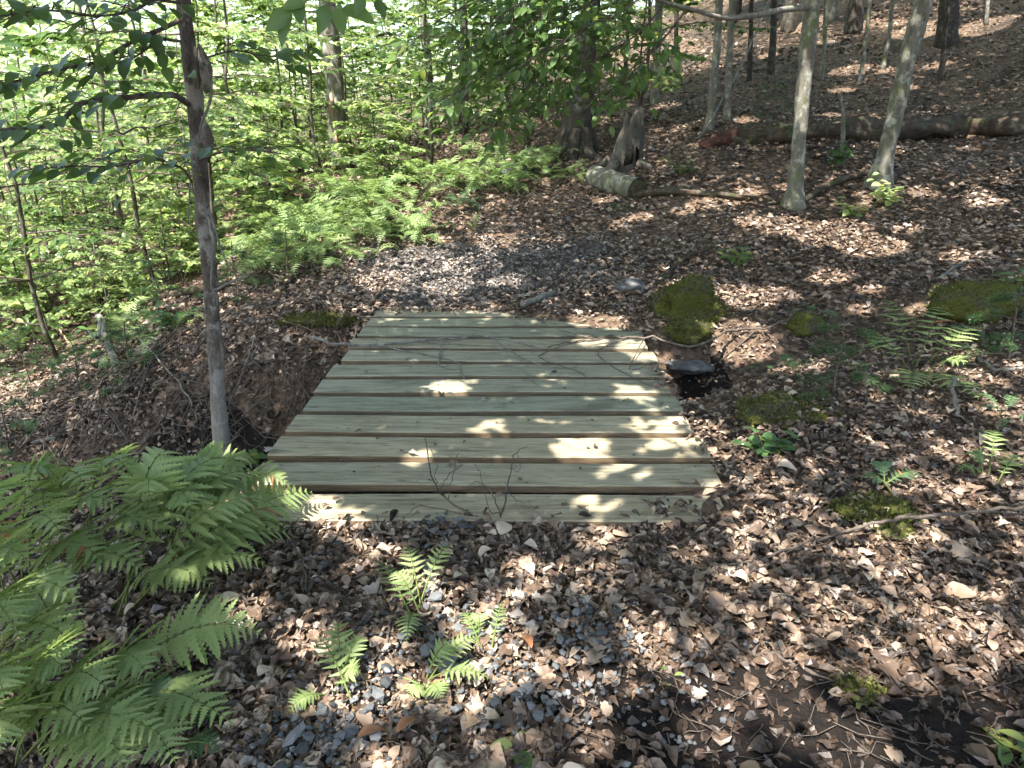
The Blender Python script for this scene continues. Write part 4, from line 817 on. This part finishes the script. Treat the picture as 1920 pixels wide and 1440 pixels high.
fern_patch(20, 700, 960, 325, 370, LIME, 1.15, 'lime-green fern on the bank below the thick dark trunk', 'lime ferns on the bank', 440)
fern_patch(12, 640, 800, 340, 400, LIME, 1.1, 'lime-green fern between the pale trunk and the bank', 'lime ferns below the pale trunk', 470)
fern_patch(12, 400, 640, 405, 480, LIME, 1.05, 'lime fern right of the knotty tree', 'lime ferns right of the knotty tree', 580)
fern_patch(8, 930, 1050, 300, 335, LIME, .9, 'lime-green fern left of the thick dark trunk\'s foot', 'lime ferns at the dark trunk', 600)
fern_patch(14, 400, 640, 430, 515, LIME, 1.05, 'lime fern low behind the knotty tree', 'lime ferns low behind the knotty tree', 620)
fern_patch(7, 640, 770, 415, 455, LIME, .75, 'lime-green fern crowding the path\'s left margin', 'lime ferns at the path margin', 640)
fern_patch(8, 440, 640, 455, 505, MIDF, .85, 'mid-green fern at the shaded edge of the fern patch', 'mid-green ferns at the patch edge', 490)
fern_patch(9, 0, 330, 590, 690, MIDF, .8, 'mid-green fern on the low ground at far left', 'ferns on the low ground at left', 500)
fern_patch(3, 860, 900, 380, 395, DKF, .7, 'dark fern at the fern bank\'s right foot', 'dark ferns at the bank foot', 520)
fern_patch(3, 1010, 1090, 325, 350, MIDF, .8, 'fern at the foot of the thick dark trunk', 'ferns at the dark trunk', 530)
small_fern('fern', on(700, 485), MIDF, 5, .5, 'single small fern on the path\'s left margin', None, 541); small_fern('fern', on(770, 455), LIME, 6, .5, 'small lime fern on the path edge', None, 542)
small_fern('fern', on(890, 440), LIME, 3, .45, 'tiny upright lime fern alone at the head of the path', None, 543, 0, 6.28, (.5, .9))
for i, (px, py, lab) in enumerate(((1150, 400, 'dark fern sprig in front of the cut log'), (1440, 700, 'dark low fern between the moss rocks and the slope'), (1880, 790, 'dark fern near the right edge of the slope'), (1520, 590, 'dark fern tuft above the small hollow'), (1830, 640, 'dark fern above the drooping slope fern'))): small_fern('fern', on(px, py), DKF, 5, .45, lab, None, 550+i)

# hemlock seedlings: tiny dark needles on flat sprays
NEEDLE = (np.array([[0, 0, 0], [.5, .09, 0], [1, 0, 0], [.5, -.09, 0]], float), np.array([[0, 1, 2], [0, 2, 3]]))
def hemlock_proto(seed, H, nb, spread):
    g = np.random.default_rng(seed); path = np.stack([np.cumsum(g.normal(0, .008, 8)), np.cumsum(g.normal(0, .008, 8)), np.linspace(0, H, 8)], -1); st = Bag(); st.add(*tube(path, np.linspace(.008, .003, 8), 6)); tws, pos, dds = [], [], []
    for i in range(nb):
        f = .15+.85*(i+.5)/nb; p = path[min(7, int(f*7))]; a = i*2.4+g.uniform(-.4, .4); tw, po, dd = leafy_branch(g, p, (math.cos(a), math.sin(a)), spread*(1.2-.8*f), 150, None, None, .1, .35, .5); tws += tw; pos.append(po); dds.append(dd)
    pos = np.concatenate(pos); dds = np.concatenate(dds); n = len(pos); pos = np.repeat(pos, 3, 0)+g.normal(0, .012, (n*3, 3)); dds = np.repeat(dds, 3, 0)+g.normal(0, .25, (n*3, 3))
    return st.mesh('stem', M['bark_twig']), twigs_mesh('branches', tws, M['bark_twig'], 4), leaves_mesh('foliage', [(pos, frames(dds, norm(np.array([0, 0, 1.])+g.normal(0, .25, (n*3, 3)))), np.full(n*3, .026))], M['leaf_dark'], NEEDLE, seed)
HEM = [hemlock_proto(700, .5, 9, .36), hemlock_proto(701, .8, 12, .42)]
for i, (px, py, k_, sc, lab) in enumerate(((250, 720, 0, 1., 'feathery dark hemlock seedling on the left bank beside the broken snag'), (150, 740, 0, .9, 'feathery hemlock seedling left of the broken snag'), (60, 720, 1, .8, 'feathery hemlock seedling at the left edge below the sunny leaves'), (300, 600, 1, .8, 'dark hemlock seedling just left behind the knotty tree'), (450, 560, 0, 1., 'dark hemlock seedling just right behind the knotty tree'), (540, 520, 0, .9, 'dark hemlock seedling at the edge of the fern patch'), (1560, 740, 0, .8, 'dark feathery hemlock seedling on the mound right of the bridge'), (1890, 680, 0, .9, 'dark feathery hemlock seedling at the right picture edge'), (1440, 260, 1, .9, 'dark hemlock seedling behind the fallen log\'s rotten end'), (350, 520, 1, .9, 'dark hemlock seedling behind the mossy left-bank log'), (20, 850, 0, .9, 'dark hemlock seedling above the foreground ferns at the left edge'))):
    p = on(px, py); plant_tree('hemlock_seedling', HEM[k_], p-np.array([0, 0, .02]), i*1.3, sc, lab, 'seedling', None)

# seedlings with broad leaves
def seedling(px, py, nst, h, lsz, mk, lab, seed, spread=.2):
    g = np.random.default_rng(seed); p = on(px, py); o = empty('seedling', p); tag(o, lab, 'seedling'); tw = []; ms = [mesh('leaf', LEAF_FINE[0], LEAF_FINE[1], M[mk], np.full(len(LEAF_FINE[0]), t)) for t in (.4, .7, 1.)]
    for i in range(nst):
        a = g.uniform(0, 6.28); e = np.array([math.cos(a)*spread*g.uniform(.2, 1), math.sin(a)*spread*g.uniform(.2, 1), h*g.uniform(.5, 1)]); path = smooth_path([[0, 0, -.02], e*[.4, .4, .6], e], 7); tw.append((path, .004))
        for j in range(7):
            q = path[2+j % 5]; b2 = a+j*2.2; d = norm([math.cos(b2), math.sin(b2), g.normal(.1, .2)]); place_leaf(o, np.zeros(3), q+d*.01, d, norm([g.normal(0, .3), g.normal(-.2, .3), 1]), lsz*g.lognormal(0, .2), g, ms)
    link('stem', twigs_mesh('stem', tw, M['stem']), o); return o
seedling(1660, 390, 6, .3, .09, 'leaf_far', 'sunlit broad-leaved seedling at the foot of the leaning tree', 1, .2)
seedling(1600, 410, 5, .18, .07, 'leaf_far', 'lower sunlit seedling left of the leaning tree\'s foot', 2, .22)
seedling(1380, 500, 7, .16, .06, 'leaf', 'patch of small green leaves above the mossy boulder', 3, .3)
seedling(1430, 850, 6, .08, .055, 'leaf_dark', 'low dark-leaved plant on the mound right of the bridge', 4, .14)
seedling(1560, 320, 5, .3, .09, 'leaf_dark', 'dark-leaved seedling in front of the fallen log', 5, .25)
seedling(1280, 330, 6, .25, .07, 'leaf_dark', 'low leafy plant between stump and fallen log', 6, .3)
seedling(210, 640, 6, .3, .1, 'leaf_dark', 'bluish broad-leaved plant on the left bank', 7, .3)
seedling(330, 620, 5, .25, .1, 'leaf_dark', 'bluish broad-leaved plant just left of the knotty tree', 8, .25)
seedling(470, 872, 3, .12, .07, 'leaf', 'small leaves at the bridge\'s near left corner', 9, .1)
seedling(1250, 1285, 1, .03, .045, 'leaf', 'tiny green maple seedling in the dark mud', 10, .02)
seedling(962, 1425, 1, .05, .06, 'leaf', 'single dark green leaf sprouting at the bottom edge', 11, .02)
seedling(1890, 1425, 2, .05, .06, 'leaf', 'green leaf sprout in the lower right corner', 12, .05)
seedling(1900, 540, 4, .12, .08, 'leaf', 'green leaves on the mossy boulder at the right edge', 13, .12)

# ------------------------------------------------------------------ rocks, moss
def rock_mesh(seed, s, m, sub=4, rough=.16):
    import bmesh; from mathutils import noise as mn
    bm = bmesh.new(); bmesh.ops.create_icosphere(bm, subdivisions=sub, radius=1)
    for v in bm.verts:
        c = v.co.copy(); d = mn.noise(c*1.3+Vector((seed*7.1, 0, 0)))*rough*2.2+mn.noise(c*3.4+Vector((0, seed*3.3, 0)))*rough; v.co = Vector((c.x*s[0], c.y*s[1], c.z*s[2]))*(1+d)
    me = bpy.data.meshes.new('rock'); bm.to_mesh(me); bm.free(); me.materials.append(m)
    me.polygons.foreach_set('use_smooth', np.full(len(me.polygons), True)); return me
def rock(name, px, py, s, m, lab, cat, seed, sink=.3, moss=0, rot=0., tilt=0.):
    p = on(px, py); o = empty(name, p); tag(o, lab, cat); me = rock_mesh(seed, s, m); st = link('stone' if cat == 'rock' else 'mound', me, o); st.location = (0, 0, s[2]*(1-2*sink)); o.rotation_euler = (tilt, 0, rot)
    if moss:
        g = np.random.default_rng(seed); V = np.array([v.co for v in me.vertices]); Nn = np.array([v.normal for v in me.vertices]); i = g.integers(0, len(V), moss*3); i = i[Nn[i, 2] > -.15][:moss]; n = len(i)
        pos = V[i]+g.normal(0, .006, (n, 3)); dd = norm(Nn[i]+g.normal(0, .55, (n, 3))); mm = leaves_mesh('moss', [(pos, frames(dd, g.normal(0, 1, (n, 3))), .013*g.lognormal(0, .3, n))], M['moss'], QUAD, seed); c = link('moss', mm, o); c.location = st.location; c['kind'] = 'stuff'
    return o
rock('mossy_boulder', 1292, 592, (.21, .19, .18), M['moss_rock'], 'round moss-covered boulder just right of the bridge\'s far end', 'rock', 1, .32, 2600)
rock('mossy_rock', 1292, 635, (.14, .12, .09), M['moss_rock'], 'smaller mossy stone in front of the round moss-covered boulder', 'rock', 2, .3, 1200)
rock('flat_stone', 1292, 705, (.14, .1, .035), M['rock'], 'flat dark grey stone jutting over the hollow beside the bridge', 'rock', 3, .0, 0, .3)
rock('mossy_boulder', 1820, 590, (.27, .2, .17), M['moss_rock'], 'olive mossy boulder at the right picture edge', 'rock', 4, .35, 1800)
rock('moss_mound', 1640, 975, (.15, .12, .034), M['moss_rock'], 'low moss patch beneath the long stick at right', 'moss', 5, .4, 1500)
rock('moss_mound', 1605, 1300, (.055, .05, .022), M['moss_rock'], 'small bright moss clump in the dark mud at lower right', 'moss', 6, .5, 500)
rock('moss_mound', 1480, 770, (.24, .2, .034), M['moss_rock'], 'broad olive moss mound right of the bridge', 'moss', 7, .5, 2000, .3)
rock('dark_stone', 1510, 615, (.12, .1, .08), M['moss_rock'], 'dark stone half buried above the hollow at right', 'rock', 8, .4, 200)
rock('moss_mound', 600, 606, (.3, .1, .05), M['moss_rock'], 'shaggy brown-green moss bank beside the bridge\'s far left corner', 'moss', 9, .55, 2600)
rock('mossy_rock', 640, 322, (.2, .2, .14), M['moss_rock'], 'dark lump at the foot of the pale trunk', 'rock', 10, .4)
rock('mossy_rock', 965, 330, (.2, .16, .12), M['rock'], 'dark stone among ferns on the bank', 'rock', 11, .4)
rock('dark_stone', 140, 605, (.2, .16, .12), M['bark_rot'], 'brown rotten lump on the left bank below the thin saplings', 'stump', 12, .4)
rock('dark_stone', 1185, 545, (.12, .1, .06), M['rock'], 'dark stone in the leaves left of the round moss-covered boulder', 'rock', 13, .4)

# ------------------------------------------------------------------ logs, stumps, sticks
def one(name, parent, V, Qs, T, m): bb = Bag(); bb.add(V, Qs, T); return link(name, bb.mesh(name, m), parent)
a, b_ = on(1330, 275), on(1925, 245); mid = on(1600, 262)
fl = empty('fallen_log', a); tag(fl, 'long rotten fallen log lying across the slope', 'log')
path = smooth_path([a+[.25, 0, .09], on(1450, 268)+[0, 0, .12], mid+[0, 0, .13], on(1780, 255)+[0, 0, .13], b_+[0, 0, .12], b_+[1.5, .2, .4]], 40)-a
one('log_body', fl, *tube(path-np.array([0, 0, .04]), np.linspace(.095, .135, 40)*(1+.14*np.sin(np.arange(40)*.9)), 18, .24, 5), M['bark_rot'])
path = smooth_path([a+[-.12, -.05, .0], a+[.05, 0, .05], a+[.32, 0, .06]], 12)-a; tag(one('rotten_end', fl, *tube(path, np.linspace(.04, .11, 12), 14, .32, 8), M['red_rot']), 'crumbling red rotten end')
for i in range(5):
    q = path[-1]+np.array([.4+i*.5, 0, 0]); 
p0 = on(1100, 352); cl_ = empty('cut_log', p0); tag(cl_, 'short sawn log with pale mossy bark and dark cut end', 'log')
e0, e1 = on(1125, 345)+[0, 0, .05], on(1192, 368)+[0, -.1, .065]; d = norm(e1-e0); e0 = e1-d*.95; path = np.linspace(e0, e1, 14)-p0; V, Qs, T = tube(path, np.linspace(.135, .125, 14), 18, .05, 4, False); one('log_bark', cl_, V, Qs, T, M['bark_log'])
V, Qs, T = tube(np.array([path[-1]-d*.02, path[-1]-d*.004]), [.12, .118], 18, .03, 4); one('cut_end', cl_, V, Qs, T, M['bark_rot']); V, Qs, T = tube(np.array([path[0]+d*.02, path[0]+d*.01]), [.13, .128], 18, .03, 4); one('cut_end', cl_, V, Qs, T, M['bark_rot'])
# jagged stump
p0 = on(1168, 318); js = empty('jagged_stump', p0); tag(js, 'jagged grey broken stump with a dark hollow beside the thick dark trunk', 'stump')
k = 22; rows = 9; g = np.random.default_rng(3); top = .4+.28*np.clip(np.sin(np.linspace(0, 6.28, k, endpoint=False)*1+2.6), -1, 1)+g.uniform(-.14, .16, k); V = []
for inner in (0, 1):
    for r_ in range(rows):
        f = r_/(rows-1)
        for j in range(k):
            th = 6.283*j/k; rad = (.25-.07*f)*(1+.09*math.sin(3*th)+.06*math.sin(7*th+1))-(.05 if inner else 0); hz = f*top[j]+(-.08 if not inner else -.02); V.append((rad*math.cos(th)+.05*f*f, rad*math.sin(th), hz))
Qs = []
for i in range(rows-1):
    for j in range(k):
        j2 = (j+1) % k
        if 16 <= j <= 18 and 1 <= i <= 3: continue
        Qs += [(i*k+j, i*k+j2, (i+1)*k+j2, (i+1)*k+j), (rows*k+(i+1)*k+j, rows*k+(i+1)*k+j2, rows*k+i*k+j2, rows*k+i*k+j)]
for j in range(k): j2 = (j+1) % k; Qs.append(((rows-1)*k+j, (rows-1)*k+j2, rows*k+(rows-1)*k+j2, rows*k+(rows-1)*k+j))
link('stump_shell', mesh('stump_shell', V, np.array(Qs), M['stump'], None, False), js)
for i in range(4):
    a_ = (-.6, .3, 2.4, 4.2)[i]; one('root', js, *tube(smooth_path([[.2*math.cos(a_), .2*math.sin(a_), .08], [.36*math.cos(a_), .36*math.sin(a_), .02], [.5*math.cos(a_), .5*math.sin(a_), -.05]], 8), np.linspace(.07, .025, 8), 7, .1, i), M['stump'])

def stick(name, pix, r0, r1, m, lab, forks=(), lift=.012, cat='stick', hz=None, k=7, rough=.08):
    """pix: list of (px, py[, height above ground])"""
    P = []
    for q in pix:
        p = on(q[0], q[1]) if not (len(q) > 2 and q[2] == 'd') else atz(q[0], q[1], q[3])
        if not (len(q) > 2 and q[2] == 'd'): p = p+np.array([0, 0, lift+(q[2] if len(q) > 2 else 0)])
        P.append(p)
    b0 = P[0]; o = empty(name, b0); tag(o, lab, cat); path = smooth_path(P, 4*len(P)); path += np.random.default_rng(len(lab)).normal(0, 1, path.shape)*min(r0*.6, .006)
    one('shaft', o, *tube(path-b0, np.linspace(r0, r1, len(path)), k, rough, len(lab)), m)
    for fk in forks:
        f, pts_ = fk[0], fk[1]; q = path[int(f*(len(path)-1))]; PP = [q]
        for s in pts_: PP.append(atz(s[0], s[1], s[2]) if len(s) > 2 else on(s[0], s[1], lift))
        rr = np.interp(f, [0, 1], [r0, r1])*.6; pp = smooth_path(PP, 3*len(PP)); pp[1:] += np.random.default_rng(len(lab)+int(f*99)).normal(0, .004, pp[1:].shape); one('side_twig', o, *tube(pp-b0, np.linspace(rr, max(.0012, rr*.35), len(pp)), 5, rough, 3), m)
    return o
D = 'd'
stick('fallen_branch', [(578, 632, D, .04), (625, 645, D, .015), (700, 648, D, .014), (770, 642, D, .016), (880, 632, D, .02), (960, 640, D, .03), (1010, 652, D, .016)], .0115, .005, M['grey_wood'], 'thin forked dead branch lying across the far planks, left piece',
      [(.35, [(800, 665, .01), (858, 680, .01), (870, 710, .01)]), (.55, [(900, 648, .02), (960, 660, .012), (990, 690, .01)]), (.6, [(830, 690, .006), (960, 685, .01), (1010, 725, .006)]), (.75, [(1000, 680, .01), (1060, 690, .01)])])
stick('fallen_branch', [(1500, 600, .04), (1440, 632, .05), (1380, 642, .05), (1300, 648, D, .06), (1230, 636, D, .05), (1160, 632, D, .045), (1080, 642, D, .03), (1025, 652, D, .012)], .0095, .0045, M['bark_twig'], 'thin dead branch reaching onto the far planks from the right bank',
      [(.62, [(1180, 690, .008), (1230, 680, .006)]), (.7, [(1120, 660, .01), (1180, 705, .006), (1240, 730, .004)]), (.75, [(1010, 665, .006), (1090, 700, .005), (1110, 720, .004)]), (.8, [(1050, 620, .02), (1050, 610, .03)]), (.2, [(1350, 680), (1330, 700)])])
stick('bare_twig', [(930, 1000), (900, 985, .02), (850, 970, .05), (815, 945, .09), (803, 900, .14), (785, 830, .2)], .005, .0016, M['bark_twig'], 'bare upright twig with side shoots in front of the bridge, left one',
      [(.55, [(818, 900, .17), (820, 868, .2)]), (.5, [(830, 905, .15), (850, 880, .19), (858, 850, .23)]), (.45, [(850, 890, .12), (868, 870, .16)]), (.3, [(790, 950, .06), (760, 965, .02)])], .006)
stick('bare_twig', [(945, 1020), (940, 985, .02), (955, 940, .08), (965, 905, .12), (990, 898, .14)], .0045, .0014, M['bark_twig'], 'bare crooked twig in front of the bridge, right one',
      [(.3, [(925, 930, .1), (905, 900, .14), (890, 870, .18)]), (.45, [(970, 940, .1), (995, 943, .1)]), (.8, [(975, 880, .16), (955, 878, .17)]), (.35, [(920, 960, .05), (905, 905, .1), (865, 915, .1)])], .006)
stick('stick', [(980, 585, .03), (1010, 570, .03), (1042, 556, .02)], .024, .018, M['grey_wood'], 'short thick grey stick lying on the bridge\'s far edge')
stick('stick', [(905, 557), (930, 549), (965, 540)], .02, .012, M['bark_dark'], 'dark wet stick on the path just beyond the bridge')
stick('stick', [(695, 580, .02), (705, 570, .03), (725, 556, .02), (760, 556, .01)], .02, .01, M['bark_dark'], 'dark crooked stick at the bridge\'s far left corner')
stick('long_stick', [(1925, 985, .06), (1800, 992, .05), (1700, 1000, .05), (1640, 1010, .05), (1560, 1025, .03), (1480, 1050, .02), (1390, 1072, .01), (1300, 1085), (1200, 1090)], .0075, .0025, M['bark_twig'], 'long thin stick slanting across the leaves at right, crossing the moss patch',
      [(.55, [(1440, 1060), (1380, 1110), (1320, 1140), (1270, 1175)]), (.3, [(1760, 975), (1820, 962), (1880, 945)])])
stick('long_stick', [(1355, 1190), (1390, 1220), (1440, 1245), (1500, 1265), (1560, 1295), (1620, 1330), (1700, 1365)], .008, .003, M['bark_twig'], 'long thin stick across the dark mud at lower right', [(.5, [(1480, 1290), (1440, 1300)])])
stick('stick', [(1620, 1090), (1650, 1120), (1680, 1165)], .011, .007, M['grey_wood'], 'short grey stick below the moss patch at right')
stick('stick', [(1920, 1410), (1850, 1415), (1800, 1380), (1770, 1330), (1740, 1290)], .006, .003, M['bark_twig'], 'curved thin twig near the lower right corner')
stick('stick', [(1700, 1215), (1640, 1190), (1560, 1160), (1480, 1130), (1400, 1115)], .004, .002, M['grey_wood'], 'pale fine twig in the sunlit leaves at lower right', [(.6, [(1480, 1180), (1420, 1220)])])
stick('stick', [(1755, 530), (1800, 500), (1850, 470)], .014, .008, M['grey_wood'], 'grey stick pointing upslope near the right edge')
stick('stick', [(1330, 470, .02), (1290, 490, .03), (1250, 520, .02), (1235, 540)], .024, .014, M['bark_rot'], 'weathered split branch end upslope of the round moss-covered boulder', cat='log')
stick('stick', [(1830, 690, .03), (1870, 705, .02), (1925, 700, .02)], .01, .007, M['grey_wood'], 'pale stick at the right edge beside the drooping fern')
stick('stick', [(1776, 730, .06), (1784, 755, .04), (1790, 790)], .009, .008, M['grey_wood'], 'lichen-covered upright stub beneath the dark slope fern')
stick('stick', [(1430, 870), (1380, 850), (1440, 800)], .006, .004, M['bark_twig'], 'thin twig on the mound right of the bridge')
stick('dead_branch', [(1180, 372, .02), (1230, 370, .03), (1310, 370, .03), (1420, 378, .02)], .045, .025, M['bark_rot'], 'dark rotting branch lying below the cut log', cat='log')
stick('dead_branch', [(1500, 390, .03), (1540, 365, .05), (1600, 342, .05), (1640, 335, .04)], .035, .025, M['bark_rot'], 'dark root-like branch between the lichen and leaning trees', [(.1, [(1530, 395), (1545, 400)])], cat='log')
stick('leaning_pole', [(1310, 262), (1340, 240, .2), (1390, 190, .7), (1440, 95, 1.3)], .018, .01, M['grey_wood'], 'thin bent pole leaning behind the red rotten log end')
stick('snag', [(222, 700, -.02), (212, 680, .1), (203, 655, .22), (195, 645, .27)], .033, .025, M['grey_wood'], 'broken snag with a splintered pale tip on the left bank', [(.98, [(185, 632, -.02), (165, 620, .0)])], cat='stump')
stick('snag', [(140, 660), (125, 645, .08), (108, 628, .14)], .016, .006, M['split_wood'], 'small splintered stub left of the broken snag', cat='stump')
stick('dead_branch', [(60, 835), (110, 820), (150, 780), (175, 755)], .014, .008, M['grey_wood'], 'grey curved stick low on the left bank', [(.4, [(100, 805), (85, 815)])])
stick('dead_branch', [(430, 545, .03), (340, 560, .04), (260, 575, .04), (200, 560, .05)], .04, .025, M['bark_rot'], 'mossy log behind the knotty tree on the left bank', cat='log')
stick('dead_branch', [(230, 615, .04), (265, 650, .05), (300, 690, .05), (350, 750, .03), (370, 790)], .009, .005, M['grey_wood'], 'thin grey fallen branch slanting down the left bank', [(.5, [(330, 670), (360, 650)]), (.3, [(290, 700), (270, 740)])])
stick('dead_branch', [(480, 650, .05), (470, 690, .06), (455, 710, .03)], .007, .004, M['grey_wood'], 'bare twig just right of the knotty tree', [(.4, [(485, 700), (480, 740)])])
stick('stick', [(550, 1030, .02), (570, 1075, .02), (575, 1120)], .004, .0025, M['bark_twig'], 'thin forked twig on the leaves left of the gravel', [(.6, [(600, 1115), (640, 1120)])])
stick('stick', [(735, 1180, .02), (728, 1220, .01), (742, 1265)], .004, .003, M['bark_twig'], 'short twig lying on the gravel')
stick('stick', [(870, 1330), (910, 1385), (960, 1420)], .004, .003, M['bark_twig'], 'thin bent twig near the bottom edge')
for i, (pix, lab) in enumerate((([(400, 1080), (460, 1060), (510, 1052)], 'fine twig under the foreground ferns'), ([(1590, 860), (1640, 840), (1680, 845)], 'pale wood sliver on the slope right of the bridge'), ([(1290, 1155), (1330, 1140), (1370, 1150)], 'fine curved twig right of the bare twigs'), ([(1450, 960), (1540, 925), (1600, 905)], 'thin straight twig above the moss patch'), ([(1560, 700), (1640, 690), (1690, 660)], 'grey twig on the mound below the slope fern'), ([(1120, 1100), (1180, 1120), (1240, 1118)], 'fine twig on the leaves in front of the bridge'))):
    stick('stick', pix, .0045, .0025, M['grey_wood'], lab)

# leaves and scraps lying on the planks
DK = [((1288, 905), 7, .085, 'curled tan leaf lying at the front planks\' right end', .02), ((775, 852), 3, .05, 'pale leaf on the third plank, near the middle'), ((508, 845), 3, .06, 'pale curled leaf at the left ends of the near planks'), ((632, 938), 2, .04, 'reddish-brown leaf scrap on the front plank'), ((612, 950), 6, .03, 'dark leaf scrap left of the reddish scrap on the front plank'),
      ((640, 866), 6, .03, 'dark curled leaf on the second plank, left part'), ((850, 873), 0, .05, 'brown leaf between the bare twigs on the second plank'), ((940, 935), 4, .06, 'brown leaf behind the right bare twig on the front plank'), ((1000, 968), 1, .05, 'crumpled tan leaf at the front plank\'s lower edge'), ((825, 735), 3, .045, 'pale leaf shape on the middle planks, left of centre'), ((845, 743), 5, .045, 'second pale leaf shape on the middle planks, just right of the other'), ((905, 752), 3, .04, 'pale leaf shape on the middle planks, near the centre line'),  # pale leaf shapes laid at whitish spots on the middle planks
      ((1060, 950), 2, .04, 'brown leaf crumbs on the front plank, right half'), ((1090, 955), 0, .05, 'brown leaf on the front plank, farthest right of the loose ones'), ((745, 592), 6, .05, 'dark leaf on the farthest plank'), ((1070, 630), 3, .05, 'pale leaf on the far planks under the branch')]
g = np.random.default_rng(12)
for q in DK:
    p = atz(*q[0], .004); o = link('fallen_leaf', DL[q[1]], None, p); o.scale = (q[2],)*3; o.rotation_euler = (0, 0, g.uniform(0, 6.28)); tag(o, q[3], 'leaf')
b = Bag(); n = 380; x = g.uniform(-.95, .75, n); y = g.uniform(2.2, 5.0, n)
kk = ((y-2.186) % PIT) < BW-.02; x, y = x[kk], y[kk]; n = len(x); tv = LEAF[0]-[.5, 0, 0]
V, Fc = scatter(tv, LEAF[1], np.stack([x, y, np.full(n, .006)], -1), frames(np.stack([np.cos(x*40), np.sin(x*40), 0*x], -1), norm(np.array([0, 0, 1.])+g.normal(0, .15, (n, 3)))), .012*g.lognormal(0, .55, n)); b.add(V, None, Fc, np.repeat(g.uniform(0, .5, n), len(tv)))
tag(link('leaf_crumbs', b.mesh('leaf_crumbs', M['dead'], False)), 'tiny leaf crumbs scattered on the planks', None, None, 'stuff')

# rootlets hanging out of the far ditch bank, and brushwood in the ditch
b = Bag(); g = np.random.default_rng(33)
for i in range(130):
    x0 = g.uniform(-2.4, -.95); gy0 = np.interp(x0, GUL[:, 0], GUL[:, 1]); gw0 = np.interp(x0, GUL[:, 0], GUL[:, 3]); y0 = gy0+gw0*g.uniform(.75, 1.1); p = np.array([x0, y0, tz(x0, y0)+.015]); P = [p]
    for k_ in range(4): q = P[-1]+np.array([g.normal(0, .05), -g.uniform(.01, .09), 0]); q[2] = max(tz(q[0], q[1])+.012, P[-1][2]-g.uniform(.03, .12)); P.append(q)
    b.add(*tube(np.array(P), np.linspace(.0045, .0012, 5)*g.uniform(.5, 1.3), 4, 0, 0, False)[:2], None, .5)
tag(link('bank_roots', b.mesh('bank_roots', M['bark_twig'])), 'fine dark roots hanging from the ditch bank left of the bridge', None, None, 'stuff')
b = Bag()
for i in range(300):
    x0, y0 = g.uniform(-3.6, -1.05), g.uniform(2.7, 5.4); L_ = g.uniform(.08, .42); a = g.uniform(0, 6.28); P = []; lift_ = g.uniform(0, .22)*(g.uniform() < .4)
    for k_ in range(6): f = (k_/5-.5)*2*L_; xx, yy = x0+f*math.cos(a)+g.normal(0, .012), y0+f*math.sin(a)+g.normal(0, .012); P.append((xx, yy, tz(xx, yy)+.025+.03*g.uniform()+(k_/5)*lift_))
    b.add(*tube(np.array(P), np.linspace(.0055, .002, 6)*g.uniform(.5, 1.4), 5, .1, i, False)[:2], None, .5)
tag(link('brushwood', b.mesh('brushwood', M['bark_twig'])), 'dead twigs and brush lying in the ditch left of the bridge', None, None, 'stuff')
# fine twigs and stalks in the litter
b = Bag(); g = np.random.default_rng(91); n = 1500; y = 1.02*(9.)**(g.uniform(0, 1, n)**.9); x = g.uniform(-1, 1, n)*(y*.8+.2); ok = ~on_deck(x, y); x, y = x[ok], y[ok]; z = terrain(x, y)
for i in range(len(x)):
    L_ = min(.09, .045*g.lognormal(.2, .5)); a = g.uniform(0, 6.28); d = np.array([math.cos(a), math.sin(a), g.normal(0, .12)]); c = np.array([x[i], y[i], z[i]+.026]); sd_ = np.array([-d[1], d[0], .1])
    r_ = .0009+.0012*g.uniform(); b.add(*tube(np.array([c-d*L_, c-d*L_*.3+sd_*L_*g.normal(0, .15), c+d*L_*.4+sd_*L_*g.normal(0, .15), c+d*L_]), [r_, r_*1.1, r_, r_*.7], 3, 0, 0, False)[:2], None, .5)
tag(link('twig_litter', b.mesh('twig_litter', M['bark_twig'])), 'fine broken twigs strewn among the fallen leaves', None, None, 'stuff')
